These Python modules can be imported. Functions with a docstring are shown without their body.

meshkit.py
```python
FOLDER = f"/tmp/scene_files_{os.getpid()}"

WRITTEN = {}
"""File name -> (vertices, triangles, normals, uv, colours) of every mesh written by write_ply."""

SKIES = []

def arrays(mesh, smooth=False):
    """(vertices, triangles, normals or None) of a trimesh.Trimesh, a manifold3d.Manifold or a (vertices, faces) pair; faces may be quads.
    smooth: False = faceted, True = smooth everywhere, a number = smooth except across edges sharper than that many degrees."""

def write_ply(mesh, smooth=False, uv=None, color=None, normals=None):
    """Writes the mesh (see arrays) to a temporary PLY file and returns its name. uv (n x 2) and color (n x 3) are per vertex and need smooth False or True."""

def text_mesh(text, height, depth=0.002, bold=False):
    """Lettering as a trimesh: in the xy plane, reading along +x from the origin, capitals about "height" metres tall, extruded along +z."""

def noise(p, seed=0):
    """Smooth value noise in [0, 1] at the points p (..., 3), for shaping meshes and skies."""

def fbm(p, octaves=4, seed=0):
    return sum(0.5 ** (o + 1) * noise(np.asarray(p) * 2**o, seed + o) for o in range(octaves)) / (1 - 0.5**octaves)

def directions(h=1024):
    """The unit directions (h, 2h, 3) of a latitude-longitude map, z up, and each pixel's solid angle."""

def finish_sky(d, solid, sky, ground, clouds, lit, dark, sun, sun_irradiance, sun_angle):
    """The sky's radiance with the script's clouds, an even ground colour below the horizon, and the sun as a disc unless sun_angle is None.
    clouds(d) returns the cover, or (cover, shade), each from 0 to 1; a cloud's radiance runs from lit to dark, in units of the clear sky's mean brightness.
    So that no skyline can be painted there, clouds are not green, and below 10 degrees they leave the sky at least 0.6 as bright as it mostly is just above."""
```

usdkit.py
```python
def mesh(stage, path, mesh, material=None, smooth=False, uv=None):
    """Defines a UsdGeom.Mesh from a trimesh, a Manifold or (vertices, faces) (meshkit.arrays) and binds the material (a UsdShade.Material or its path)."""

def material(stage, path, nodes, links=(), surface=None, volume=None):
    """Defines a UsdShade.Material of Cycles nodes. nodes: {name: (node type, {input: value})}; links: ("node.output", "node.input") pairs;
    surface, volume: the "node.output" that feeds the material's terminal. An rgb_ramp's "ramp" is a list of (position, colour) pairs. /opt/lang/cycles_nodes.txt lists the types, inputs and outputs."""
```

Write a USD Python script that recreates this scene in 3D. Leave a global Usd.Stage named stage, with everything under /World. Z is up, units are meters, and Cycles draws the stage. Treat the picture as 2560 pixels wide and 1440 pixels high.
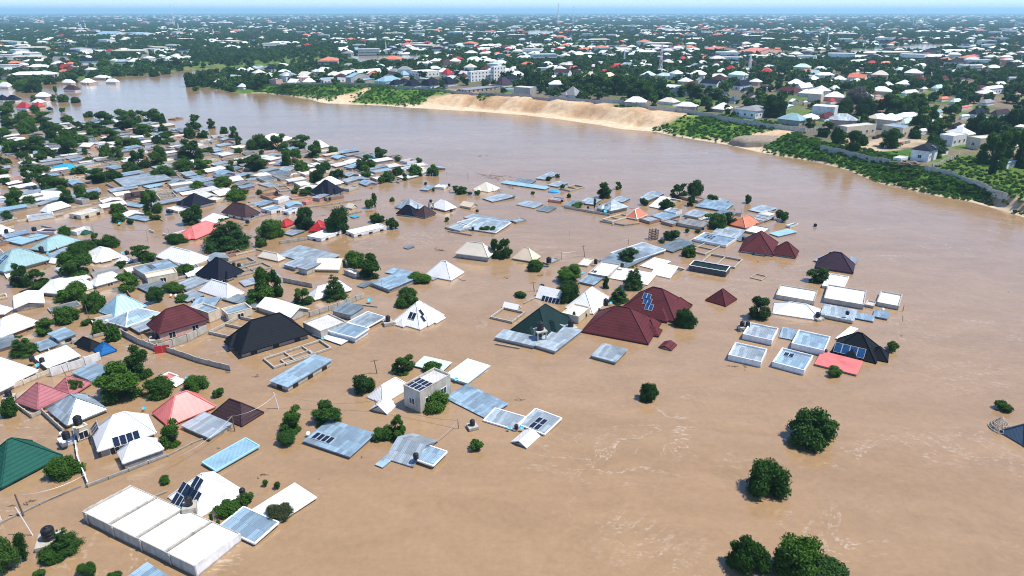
import math, re
import numpy as np, trimesh, usdkit, meshkit
from pxr import Usd, UsdGeom, UsdLux, UsdShade, Gf, Sdf, Vt
from scipy.spatial import Delaunay, cKDTree
import shapely, shapely.geometry as sg

stage = Usd.Stage.CreateInMemory()
UsdGeom.SetStageUpAxis(stage, "Z"); UsdGeom.SetStageMetersPerUnit(stage, 1.0)
World = UsdGeom.Xform.Define(stage, "/World")
UsdGeom.Scope.Define(stage, "/World/Looks")
T = Sdf.ValueTypeNames

# ------------------------------------------------------------------ camera, sky, sun, exposure
H, F, W0, H0, HORIZON = 75.0, 1708.0, 2560.0, 1440.0, 29.0
PITCH = math.atan((H0 / 2 - HORIZON) / F)
CP, SP = math.cos(PITCH), math.sin(PITCH)
cam = UsdGeom.Camera.Define(stage, "/World/camera")
cam.CreateHorizontalApertureAttr(36.0); cam.CreateVerticalApertureAttr(20.25)
cam.CreateFocalLengthAttr(36.0 * F / W0); cam.CreateClippingRangeAttr((1.0, 200000.0))
cam.CreateExposureAttr(EXPO := 0.57)
UsdGeom.Xformable(cam).AddTranslateOp().Set((0, 0, H))
UsdGeom.Xformable(cam).AddRotateXOp().Set(90 - math.degrees(PITCH))
SUN_DIR = np.array([math.cos(math.radians(63)) * math.cos(math.radians(-4)), math.cos(math.radians(63)) * math.sin(math.radians(-4)), math.sin(math.radians(63))])
dome = UsdLux.DomeLight.Define(stage, "/World/sky")
sky = usdkit.material(stage, "/World/Looks/sky", {
    "t": ("sky_texture", {"sky_type": "single_scattering", "sun_disc": False, "sun_elevation": math.asin(SUN_DIR[2]), "sun_rotation": math.atan2(SUN_DIR[0], SUN_DIR[1]), "altitude": 300.0, "air_density": 0.8, "aerosol_density": 0.0, "ozone_density": 6.0}),
    "b": ("background_shader", {"strength": 0.125})}, [("t.color", "b.color")], surface="b.background")
UsdShade.MaterialBindingAPI.Apply(dome.GetPrim()).Bind(sky)
sun = UsdLux.DistantLight.Define(stage, "/World/sun")
sun.CreateIntensityAttr(1.15); sun.CreateAngleAttr(0.53); sun.CreateColorAttr((1.0, 0.95, 0.87))
sun.GetPrim().CreateAttribute("inputs:normalize", T.Bool).Set(True)
UsdGeom.Xformable(sun).AddRotateZOp().Set(math.degrees(math.atan2(SUN_DIR[1], SUN_DIR[0])) + 90)
UsdGeom.Xformable(sun).AddRotateXOp().Set(90 - math.degrees(math.asin(SUN_DIR[2])))
HAZE = 9e-5

# ------------------------------------------------------------------ projection helpers (pixel of the 2560 x 1440 photograph <-> points of the place)
def P(px, py, z=0.0):
    sx, sy = (px - W0 / 2) / F, (H0 / 2 - py) / F
    d = np.array([sx, CP + sy * SP, -SP + sy * CP])
    t = (z - H) / d[2] if d[2] < -1e-4 else 60000.0
    return np.array([0, 0, H]) + d * min(t, 60000.0)
def pix(p):
    p = np.asarray(p, float); y, z = p[..., 1], p[..., 2] - H
    dep = np.maximum(y * CP - z * SP, 1e-6)
    return np.stack([W0 / 2 + F * p[..., 0] / dep, H0 / 2 - F * (y * SP + z * CP) / dep], -1)
def z_at(X, Y, py):
    s = (H0 / 2 - py) / F
    return Y * (s * CP - SP) / (CP + s * SP) + H
def mpp(p):
    return (p[1] * CP - (p[2] - H) * SP) / F

# ------------------------------------------------------------------ prims, names, labels
NAMES = {}
def numbered(parent, name):
    k = (parent, name); NAMES[k] = NAMES.get(k, -1) + 1
    return f"{parent}/{name}" + (f"_{NAMES[k]:03d}" if NAMES[k] else "")
def tag(prim, **kw):
    for k, v in kw.items():
        if v: prim.SetCustomDataByKey(k, v)
class MB:
    def __init__(s): s.v, s.f, s.n = [], [], 0
    def add(s, v, f):
        s.v.append(np.asarray(v, float)); s.f.append(np.asarray(f, int) + s.n); s.n += len(v); return s
    def poly(s, pts):
        return s.add(pts, [[0, i, i + 1] for i in range(1, len(pts) - 1)])
    def box(s, x0, y0, z0, x1, y1, z1):
        v = [[x, y, z] for z in (z0, z1) for y in (y0, y1) for x in (x0, x1)]
        return s.add(v, [[0, 2, 3], [0, 3, 1], [4, 5, 7], [4, 7, 6], [0, 1, 5], [0, 5, 4], [1, 3, 7], [1, 7, 5], [3, 2, 6], [3, 6, 7], [2, 0, 4], [2, 4, 6]])
    def beam(s, p, q, w, h=None, up=(0, 0, 1)):
        p, q = np.asarray(p, float), np.asarray(q, float); d = q - p; d /= np.linalg.norm(d) + 1e-9
        u = np.cross(d, up); u = u / np.linalg.norm(u) if np.linalg.norm(u) > 1e-3 else np.array([1.0, 0, 0]); n = np.cross(u, d); h = h or w
        v = [c + u * i * w / 2 + n * j * h / 2 for c in (p, q) for i, j in ((-1, -1), (1, -1), (1, 1), (-1, 1))]
        return s.add(v, [[0, 1, 2], [0, 2, 3], [4, 6, 5], [4, 7, 6]] + [t for k in range(4) for t in ([k, k + 4, (k + 1) % 4 + 4], [k, (k + 1) % 4 + 4, (k + 1) % 4])])
    def tube(s, p, q, r0, r1, sides=8, cap=True):
        p, q = np.asarray(p, float), np.asarray(q, float); d = q - p; d /= np.linalg.norm(d) + 1e-9
        u = np.cross(d, (0, 0, 1.0)); u = u / np.linalg.norm(u) if np.linalg.norm(u) > 1e-3 else np.array([1.0, 0, 0]); n = np.cross(d, u)
        a = np.arange(sides) * 2 * np.pi / sides; ring = np.cos(a)[:, None] * u + np.sin(a)[:, None] * n
        v = np.vstack([p + ring * r0, q + ring * r1]); f = []
        for k in range(sides):
            j = (k + 1) % sides; f += [[k, j, sides + j], [k, sides + j, sides + k]]
        if cap:
            f += [[sides, sides + k, sides + k + 1] for k in range(1, sides - 1)]
        return s.add(v, f)
    def lathe(s, prof, sides=14, c=(0, 0, 0)):
        a = np.arange(sides) * 2 * np.pi / sides
        v = np.vstack([np.stack([r * np.cos(a), r * np.sin(a), np.full(sides, z)], 1) for r, z in prof]) + c; f = []
        for i in range(len(prof) - 1):
            for k in range(sides):
                j = (k + 1) % sides; f += [[i * sides + k, i * sides + j, (i + 1) * sides + j], [i * sides + k, (i + 1) * sides + j, (i + 1) * sides + k]]
        return s.add(v, f)
    def get(s): return np.vstack(s.v), np.vstack(s.f)
    def moved(s, R, t):
        v, f = s.get(); m = MB(); m.add(v @ np.asarray(R).T + t, f); return m
    def build(s, name, mat, parent="/World", smooth=False, label=None):
        path = numbered(str(parent), name)
        m = usdkit.mesh(stage, path, s.get(), MAT[mat], smooth)
        if label: tag(m.GetPrim(), label=label)
        return path
ITEMS = []   # every thing: [path, desc, category, group, pixel, label, ref, size]
def thing(name, desc, cat, loc, rz=0.0, group=None, label=None, ref=None, size=30):
    path = numbered("/World", name); x = UsdGeom.Xform.Define(stage, path)
    x.AddTranslateOp().Set(tuple(map(float, loc)))
    if rz: x.AddRotateZOp().Set(math.degrees(rz))
    ITEMS.append([path, desc, cat, group, pix(loc), label, ref, size])
    return path
def copy_of(proto, name, desc, cat, loc, rz, scale, group, label=None, ref=None, size=20):
    path = numbered("/World", name); x = UsdGeom.Xform.Define(stage, path)
    x.AddTranslateOp().Set(tuple(map(float, loc))); x.AddRotateZOp().Set(math.degrees(rz)); x.AddScaleOp().Set(tuple(map(float, scale)))
    x.GetPrim().GetReferences().AddInternalReference(proto); x.GetPrim().SetInstanceable(True)
    ITEMS.append([path, desc, cat, group, pix(loc), label, ref, size])
    return path
def proto(name):
    p = stage.DefinePrim("/World/Prototypes/" + name, "Xform"); p.SetSpecifier(Sdf.SpecifierClass); return str(p.GetPath())
stage.OverridePrim("/World/Prototypes").SetSpecifier(Sdf.SpecifierClass)
def structure(name, v, f, mat, kind="structure", **kw):
    m = usdkit.mesh(stage, numbered("/World", name), (v, f), MAT[mat], **kw); tag(m.GetPrim(), kind=kind); return m

# ------------------------------------------------------------------ materials
MAT = {}
def mk(name, nodes, links, surface="p.BSDF"):
    MAT[name] = usdkit.material(stage, "/World/Looks/" + name, nodes, links, surface=surface); return MAT[name]
def c3(c): return tuple(c) if np.ndim(c) else (c, c, c)
def roof_mat(name, c, style="metal", rough=0.45, spec=0.4, dirt=0.25):
    """weathered roof sheet: broad stains, a tone of its own for every house, ribs or tile courses as fine relief"""
    c = np.array(c3(c))
    n = {"tc": ("texture_coordinate", {}), "oi": ("object_info", {}), "geo": ("geometry", {}),
         "big": ("noise_texture", {"scale": 0.35, "detail": 5.0, "roughness": 0.65}), "fine": ("noise_texture", {"scale": 2.5, "detail": 4.0, "roughness": 0.7}),
         "r": ("rgb_ramp", {"ramp": [(0.28, c * (1 - dirt)), (0.5, c), (0.75, np.minimum(c * 1.08, 0.9))]}),
         "r2": ("map_range", {"from_min": 0.3, "from_max": 0.7, "to_min": 1 - dirt * 0.5, "to_max": 1.0, "clamp": True}),
         "r3": ("map_range", {"from_min": 0.0, "from_max": 1.0, "to_min": 0.86, "to_max": 1.06}),
         "m1": ("vector_math", {"math_type": "scale"}), "m2": ("vector_math", {"math_type": "scale"}), "m3": ("vector_math", {"math_type": "scale"}),
         "b": ("bump", {"strength": 0.5, "distance": 0.05}), "p": ("principled_bsdf", {"roughness": rough, "specular_ior_level": spec})}
    l = [("geo.position", "big.vector"), ("geo.position", "fine.vector"), ("big.fac", "r.fac"), ("fine.fac", "r2.value"), ("oi.random", "r3.value"),
         ("r.color", "m1.vector1"), ("r2.result", "m1.scale"), ("m1.vector", "m2.vector1"), ("r3.result", "m2.scale"), ("m2.vector", "m3.vector1"), ("m3.vector", "p.base_color"), ("b.normal", "p.normal")]
    if style == "tile":     # overlapping courses of pressed tile: fine relief and grit
        n["w"] = ("wave_texture", {"bands_direction": "z", "profile": "saw", "scale": 0.6, "distortion": 0.25})
        n["mr"] = ("map_range", {"from_min": 0.0, "from_max": 0.4, "to_min": 0.62, "to_max": 1.05, "clamp": True})
        l += [("geo.position", "w.vector"), ("w.fac", "mr.value"), ("mr.result", "m3.scale"), ("w.fac", "b.height")]
    elif style == "zinc":   # sheets laid side by side, each weathered a little differently
        n["br"] = ("brick_texture", {"color1": (0.66, 0.66, 0.66), "color2": (1.15, 1.15, 1.15), "mortar": (0.5, 0.5, 0.5), "scale": 1.0, "mortar_size": 0.03, "mortar_smooth": 0.4, "brick_width": 0.9, "row_height": 2.6, "offset": 0.3})
        n["w"] = ("wave_texture", {"bands_direction": "x", "scale": 0.9})
        n["sx"] = ("separate_color", {})
        l += [("tc.object", "br.vector"), ("tc.object", "w.vector"), ("br.color", "sx.color"), ("sx.r", "m3.scale"), ("w.fac", "b.height")]
        n["p"][1]["metallic"] = 0.25
        n |= {"rn": ("noise_texture", {"scale": 0.22, "detail": 7.0, "roughness": 0.72, "distortion": 0.4}), "rr": ("map_range", {"from_min": 0.56, "from_max": 0.72, "to_min": 0.0, "to_max": 0.6, "clamp": True}), "rm": ("mix", {"color2": (.17, .115, .08)})}
        l = [x for x in l if x != ("m3.vector", "p.base_color")] + [("geo.position", "rn.vector"), ("rn.fac", "rr.value"), ("rr.result", "rm.fac"), ("m3.vector", "rm.color1"), ("rm.color", "p.base_color")]
    else:
        n["w"] = ("wave_texture", {"bands_direction": "diagonal", "scale": 0.6, "distortion": 0.2})
        n["mr"] = ("map_range", {"to_min": 0.93, "to_max": 1.03})
        l += [("tc.object", "w.vector"), ("w.fac", "b.height"), ("w.fac", "mr.value"), ("mr.result", "m3.scale")]
        n["b"][1]["strength"] = 0.25
    mk(name, n, l)
def wall_mat(name, c, stain=0.5):
    """rendered block wall with black rain streaks and mottling"""
    c = np.array(c3(c)); d = np.array([0.10, 0.095, 0.085])
    mk(name, {"geo": ("geometry", {}), "mp": ("mapping", {"scale": (1, 1, 0.22)}), "oi": ("object_info", {}),
              "n": ("noise_texture", {"scale": 1.1, "detail": 6.0, "roughness": 0.7}), "n2": ("noise_texture", {"scale": 0.5, "detail": 5.0, "roughness": 0.65}),
              "r": ("rgb_ramp", {"ramp": [(0.3, c * (1 - stain) + d * stain), (0.48, c * (1 - stain * .25) + d * stain * .25), (0.6, c)]}),
              "r2": ("rgb_ramp", {"ramp": [(0.3, (0.78, 0.77, 0.74)), (0.6, (1, 1, 1))]}), "m": ("mix", {"mix_type": "multiply", "fac": 1.0}),
              "sx": ("separate_xyz", {}), "tn": ("math", {"math_type": "multiply_add", "value2": -0.9}), "tm": ("map_range", {"from_min": -0.38, "from_max": -0.08, "to_min": 0.75, "to_max": 0.0, "clamp": True}), "mm": ("mix", {"color2": (.17, .115, .07)}),
              "b": ("bump", {"strength": 0.3, "distance": 0.03}), "p": ("principled_bsdf", {"roughness": 0.9, "specular_ior_level": 0.2})},
       [("geo.position", "mp.vector"), ("mp.vector", "n.vector"), ("geo.position", "n2.vector"), ("n.fac", "r.fac"), ("n2.fac", "r2.fac"), ("r.color", "m.color1"), ("r2.color", "m.color2"),
        ("geo.position", "sx.vector"), ("n2.fac", "tn.value1"), ("sx.z", "tn.value3"), ("tn.value", "tm.value"), ("tm.result", "mm.fac"), ("m.color", "mm.color1"), ("mm.color", "p.base_color"), ("n.fac", "b.height"), ("b.normal", "p.normal")])
def plain(name, c, rough=0.6, metal=0.0, var=0.2, scale=3.0, spec=0.4):
    c = np.array(c3(c))
    mk(name, {"geo": ("geometry", {}), "n": ("noise_texture", {"scale": scale, "detail": 5.0, "roughness": 0.65}), "r": ("rgb_ramp", {"ramp": [(0.3, c * (1 - var)), (0.7, np.minimum(c * (1 + var * .5), .95))]}),
              "p": ("principled_bsdf", {"roughness": rough, "metallic": metal, "specular_ior_level": spec})}, [("geo.position", "n.vector"), ("n.fac", "r.fac"), ("r.color", "p.base_color")])
ROOFS = {"white": (.80, "metal"), "offwhite": ((.66, .66, .64), "metal"), "cream": ((.66, .60, .50), "metal"), "tan": ((.60, .50, .37), "metal"), "maroon": ((.105, .024, .030), "tile"), "brown": ((.060, .034, .040), "tile"),
         "navy": ((.008, .011, .026), "tile"), "black": ((.007, .010, .016), "tile"), "dkgreen": ((.010, .030, .030), "tile"), "green": ((.012, .085, .065), "tile"), "pink": ((.72, .19, .18), "metal"), "orange": ((.70, .22, .12), "metal"),
         "red": ((.42, .022, .022), "metal"), "zinc": ((.42, .50, .56), "zinc"), "zincdark": ((.22, .28, .32), "zinc"), "zincblue": ((.34, .48, .60), "zinc"), "zincold": ((.34, .32, .29), "zinc"), "teal": ((.26, .41, .43), "metal"), "cyan": ((.03, .34, .58), "metal"), "ltblue": ((.27, .45, .58), "metal"),
         "mauve": ((.40, .15, .17), "tile"), "mint": ((.55, .73, .65), "metal"), "grey": ((.28, .28, .28), "metal"), "purple": ((.050, .030, .050), "tile"), "blue": ((.012, .12, .34), "tile"), "slate": ((.06, .10, .15), "metal"), "screed": ((.62, .61, .58), "metal")}
for k, (c, st) in ROOFS.items():
    roof_mat("roof_" + k, c, st, dirt=0.12 if k in ("white", "offwhite", "cream", "tan", "mint") else 0.28, rough=0.4 if st != "tile" else 0.7, spec=0.4 if st != "tile" else 0.12)
for k, c, s in (("white", .74, .35), ("cream", (.64, .56, .44), .35), ("grey", (.36, .35, .33), .5), ("concrete", (.46, .43, .38), .55), ("pink", (.60, .38, .33), .35), ("brick", (.34, .21, .16), .4), ("dark", (.075, .075, .08), .3), ("blue", (.45, .58, .68), .3), ("salmon", (.55, .26, .22), .3)):
    wall_mat("wall_" + k, c, s)
plain("trim_white", .78, .5, var=.1); plain("trim_blue", (.30, .55, .70), .5, var=.1); plain("opening", (.012, .012, .013), .5); plain("frame", .7, .5)
plain("tank_plastic", (.012, .013, .017), .45, var=.3); plain("dish_blue", (.04, .40, .62), .5); plain("dish_white", .72, .5); plain("steel", (.25, .25, .26), .45, .6); plain("rust", (.11, .06, .045), .8, var=.4)
plain("wood", (.14, .10, .075), .9, var=.4); plain("pole_white", .68, .7); plain("bark", (.09, .065, .045), .95, var=.4); plain("tarp", (.02, .30, .62), .5); plain("tarp_red", (.5, .03, .04), .6)
plain("mound_earth", (.27, .225, .175), .95, var=.35, scale=.5); plain("wood_pale", (.40, .35, .29), .85, var=.4); plain("driftwood", (.17, .13, .10), .9, var=.5); plain("mud_brick", (.36, .28, .20), .95, var=.3)
mk("solar_cell", {"tc": ("geometry", {}), "n": ("noise_texture", {"scale": 1.5}), "r": ("rgb_ramp", {"ramp": [(0.3, (.008, .013, .03)), (0.7, (.014, .024, .055))]}), "p": ("principled_bsdf", {"roughness": 0.12, "specular_ior_level": 0.5})}, [("tc.position", "n.vector"), ("n.fac", "r.fac"), ("r.color", "p.base_color")])
mk("solar_blue", {"tc": ("geometry", {}), "n": ("noise_texture", {"scale": 1.5}), "r": ("rgb_ramp", {"ramp": [(0.3, (.012, .05, .14)), (0.7, (.02, .08, .2))]}), "p": ("principled_bsdf", {"roughness": 0.12, "specular_ior_level": 0.5})}, [("tc.position", "n.vector"), ("n.fac", "r.fac"), ("r.color", "p.base_color")])
mk("glass", {"f": ("fresnel", {"IOR": 1.5}), "t": ("diffuse_bsdf", {"color": (.02, .025, .03)}), "g": ("glossy_bsdf", {"roughness": 0.05, "color": (.9, .9, .9)}), "m": ("mix_closure", {})}, [("f.fac", "m.fac"), ("t.BSDF", "m.closure1"), ("g.BSDF", "m.closure2")], surface="m.closure")
def leaf_mat(name, dark, light, trans=0.22):
    dark, light = np.array(dark), np.array(light)
    mk(name, {"geo": ("geometry", {}), "oi": ("object_info", {}), "n": ("noise_texture", {"scale": 0.55, "detail": 3.0}), "a": ("math", {"math_type": "multiply_add", "value2": 0.45}), "b": ("math", {"math_type": "multiply_add", "value2": 0.35}), "c": ("math", {"math_type": "multiply_add", "value2": 0.35, "value3": -0.1}),
              "r": ("rgb_ramp", {"ramp": [(0.1, dark), (0.55, (dark + light) / 2), (0.95, light)]}),
              "p": ("principled_bsdf", {"roughness": 0.6, "specular_ior_level": 0.25}), "t": ("translucent_bsdf", {}), "m": ("mix_closure", {"fac": trans})},
       [("geo.position", "n.vector"), ("geo.random_per_island", "a.value1"), ("n.fac", "b.value1"), ("b.value", "a.value3"), ("oi.random", "c.value1"), ("c.value", "b.value3"), ("a.value", "r.fac"), ("r.color", "p.base_color"), ("r.color", "t.color"), ("p.BSDF", "m.closure1"), ("t.BSDF", "m.closure2")], surface="m.closure")
leaf_mat("leaf", (.020, .070, .005), (.125, .265, .014)); leaf_mat("leaf_dark", (.014, .054, .006), (.080, .195, .016)); leaf_mat("leaf_light", (.035, .095, .012), (.105, .200, .025)); leaf_mat("leaf_red", (.022, .055, .012), (.15, .06, .05)); leaf_mat("leaf_dry", (.10, .095, .08), (.20, .18, .16))
leaf_mat("grass", (.05, .16, .012), (.13, .30, .025))
mk("water", {"geo": ("geometry", {}),
    "mp": ("mapping", {"scale": (1.0, 1.6, 1.0), "rotation": (0, 0, 0.6)}),
    "ms": ("mapping", {"scale": (0.45, 1.7, 1.0), "rotation": (0, 0, -0.5)}), "silt": ("noise_texture", {"scale": 0.011, "detail": 7.0, "roughness": 0.62, "distortion": 1.6}),
    "rs": ("rgb_ramp", {"ramp": [(0.28, (.268, .168, .086)), (0.5, (.304, .196, .106)), (0.72, (.326, .219, .132))]}),
    "eddy": ("noise_texture", {"scale": 0.05, "detail": 4.0, "roughness": 0.6, "distortion": 2.2}),
    "re": ("rgb_ramp", {"ramp": [(0.3, (.90, .90, .89)), (0.7, (1.07, 1.07, 1.08))]}), "me": ("mix", {"mix_type": "multiply", "fac": 1.0}),
    "vein": ("noise_texture", {"scale": 0.045, "detail": 6.0, "roughness": 0.62, "distortion": 1.6}), "vd": ("math", {"math_type": "subtract", "value2": 0.5}), "va": ("math", {"math_type": "absolute"}),
    "vr": ("map_range", {"from_min": 0.0, "from_max": 0.020, "to_min": 1.0, "to_max": 0.0, "clamp": True}),
    "fm": ("noise_texture", {"scale": 0.022, "detail": 3.0, "distortion": 0.6}), "fmr": ("map_range", {"from_min": 0.52, "from_max": 0.66, "clamp": True}),
    "fb": ("noise_texture", {"scale": 0.9, "detail": 4.0}), "fbr": ("map_range", {"from_min": 0.42, "from_max": 0.62, "clamp": True}),
    "f1": ("math", {"math_type": "multiply"}), "f2": ("math", {"math_type": "multiply"}), "f3": ("math", {"math_type": "multiply", "value2": 0.42}),
    "mf": ("mix", {"color2": (.66, .60, .52)}),
    "rip": ("noise_texture", {"scale": 0.55, "detail": 4.0, "roughness": 0.6, "distortion": 0.5}), "swl": ("noise_texture", {"scale": 0.06, "detail": 3.0, "distortion": 1.5}), "ad": ("math", {"math_type": "multiply_add", "value2": 2.2}),
    "gr": ("noise_texture", {"scale": 0.8, "detail": 4.0, "roughness": 0.8}), "grr": ("rgb_ramp", {"ramp": [(0.3, (.90, .90, .90)), (0.7, (1.08, 1.08, 1.08))]}), "mg": ("mix", {"mix_type": "multiply", "fac": 1.0}),
    "b": ("bump", {"strength": 0.15, "distance": 0.35}), "p": ("principled_bsdf", {"roughness": 0.12, "ior": 1.68, "specular_ior_level": 0.5})},
   [("geo.position", "mp.vector"), ("geo.position", "ms.vector"), ("ms.vector", "silt.vector")] + [("mp.vector", k + ".vector") for k in ("eddy", "vein", "fm", "fb", "rip", "swl")] +
   [("silt.fac", "rs.fac"), ("eddy.fac", "re.fac"), ("rs.color", "me.color1"), ("re.color", "me.color2"), ("vein.fac", "vd.value1"), ("vd.value", "va.value1"), ("va.value", "vr.value"), ("fm.fac", "fmr.value"), ("fb.fac", "fbr.value"),
    ("vr.result", "f1.value1"), ("fmr.result", "f1.value2"), ("f1.value", "f2.value1"), ("fbr.result", "f2.value2"), ("f2.value", "f3.value1"), ("f3.value", "mf.fac"), ("geo.position", "gr.vector"), ("gr.fac", "grr.fac"), ("me.color", "mg.color1"), ("grr.color", "mg.color2"), ("mg.color", "mf.color1"), ("mf.color", "p.base_color"),
    ("swl.fac", "ad.value1"), ("rip.fac", "ad.value3"), ("ad.value", "b.height"), ("b.normal", "p.normal")])
mk("ground", {"geo": ("geometry", {}), "at": ("attribute", {"attribute": "soil"}), "n": ("noise_texture", {"scale": 0.25, "detail": 7.0, "roughness": 0.7}), "r": ("rgb_ramp", {"ramp": [(0.3, (.68, .68, .68)), (0.7, (1.15, 1.15, 1.15))]}), "m": ("mix", {"mix_type": "multiply", "fac": 1.0}),
              "b": ("bump", {"strength": 0.5, "distance": 0.4}), "p": ("principled_bsdf", {"roughness": 0.95, "specular_ior_level": 0.1})},
   [("geo.position", "n.vector"), ("n.fac", "r.fac"), ("at.color", "m.color1"), ("r.color", "m.color2"), ("m.color", "p.base_color"), ("n.fac", "b.height"), ("b.normal", "p.normal")])
# ------------------------------------------------------------------ terrain: waterline read off the photograph, (px, py, top height, pixel row of the bank top or slope width in metres, grass 0..1)
SHORE = [(-900, 216, 3, -40, 1), (100, 213, 3, -40, .8), (200, 197, 3, -40, .6), (262, 193, 3, -40, .6), (330, 190, 3, -40, .8), (425, 179, 3, -40, .8), (480, 172, 4, -40, 1), (600, 168, 4, -40, 1), (700, 163, 5, -40, 1), (850, 153, 6, -60, 1), (1050, 150, 7, -60, .8),
         (1050, 157, 7, -60, .8), (850, 163, 6, -60, .7), (740, 170, 4, -50, .7), (640, 178, 2.5, -50, .6), (560, 182, 2, -50, .6), (500, 188, 1.5, -40, .6), (466, 203, 1.2, -30, .6), (490, 217, 1.2, -30, .7), (540, 224, 1.5, -30, .7), (600, 233, 2.5, -40, .8), (655, 233, 5, 214, 1), (700, 238, 9, 214, 1), (760, 246, 9, 212, .9), (820, 258, 9, 212, .55),
         (845, 259, 9, 213, .3), (870, 261, 9, 214, 1), (950, 265, 9, 219, 1), (1000, 269, 9, 223, .75), (1050, 271, 9, 226, .35), (1100, 275, 9, 230, .1), (1160, 278, 9, 234, .3), (1200, 280, 9, 237, .12), (1300, 286, 9, 244, .02), (1400, 298, 9, 253, .02), (1500, 312, 9, 262, .06), (1560, 322, 8.5, 268, .1), (1610, 326, 8, 274, .1), (1645, 330, 8, 280, .6),
         (1680, 338, 7.5, 285, 1), (1740, 348, 7, 292, .95), (1800, 359, 7, 302, .7), (1850, 368, 7, 312, .25), (1900, 379, 7, 330, .6), (1960, 391, 6.5, 345, 1), (2010, 400, 6.5, 357, 1), (2060, 412, 6, 366, 1), (2110, 426, 6, 378, 1), (2160, 444, 6, 396, 1), (2200, 459, 6, 408, 1), (2250, 471, 6, 420, .8), (2300, 483, 6, 432, .85), (2340, 491, 6, 441, .5), (2400, 501, 6, 455, .4), (2450, 514, 6, 475, .3), (2500, 529, 6, 492, .3), (2560, 549, 6, 510, .35), (2700, 596, 6, 550, .7), (2950, 690, 6, 640, .8)]
sp = np.array([P(a, b)[:2] for a, b, *_ in SHORE])
par = []
for (a, b, zt, tp, g), q in zip(SHORE, sp):
    w = -tp if tp < 0 else max(7.0, np.hypot(*P(a, tp, zt)[:2]) - np.hypot(*q))
    par.append((zt, w, g, 1.0 if tp > 0 else 0.0))
par = np.array(par)
LAND = sg.Polygon(np.vstack([sp, [(9000, -200), (60000, 30000), (40000, 60000), (-40000, 60000), (-60000, 20000), (-9000, 500)]])).buffer(0)
cum = np.r_[0, np.cumsum(np.hypot(*np.diff(sp, axis=0).T))]
ss = np.arange(0, cum[-1], 3.0)
dense = np.stack([np.interp(ss, cum, sp[:, k]) for k in (0, 1)], 1)
wob = (meshkit.fbm(np.stack([ss * .02, ss * 0, ss * 0], 1), 4, 5) - .5)
nrm = np.gradient(dense, axis=0); nrm = np.stack([-nrm[:, 1], nrm[:, 0]], 1); nrm /= np.linalg.norm(nrm, axis=1, keepdims=True) + 1e-9
dense = dense + nrm * wob[:, None] * 10.0
dpar = np.stack([np.interp(ss, cum, par[:, k]) for k in range(4)], 1)
shore_tree = cKDTree(dense)
LANDW = sg.Polygon(np.vstack([dense, [(9000, -200), (60000, 30000), (40000, 60000), (-40000, 60000), (-60000, 20000), (-9000, 500)]])).buffer(0)
shapely.prepare(LANDW)
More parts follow.
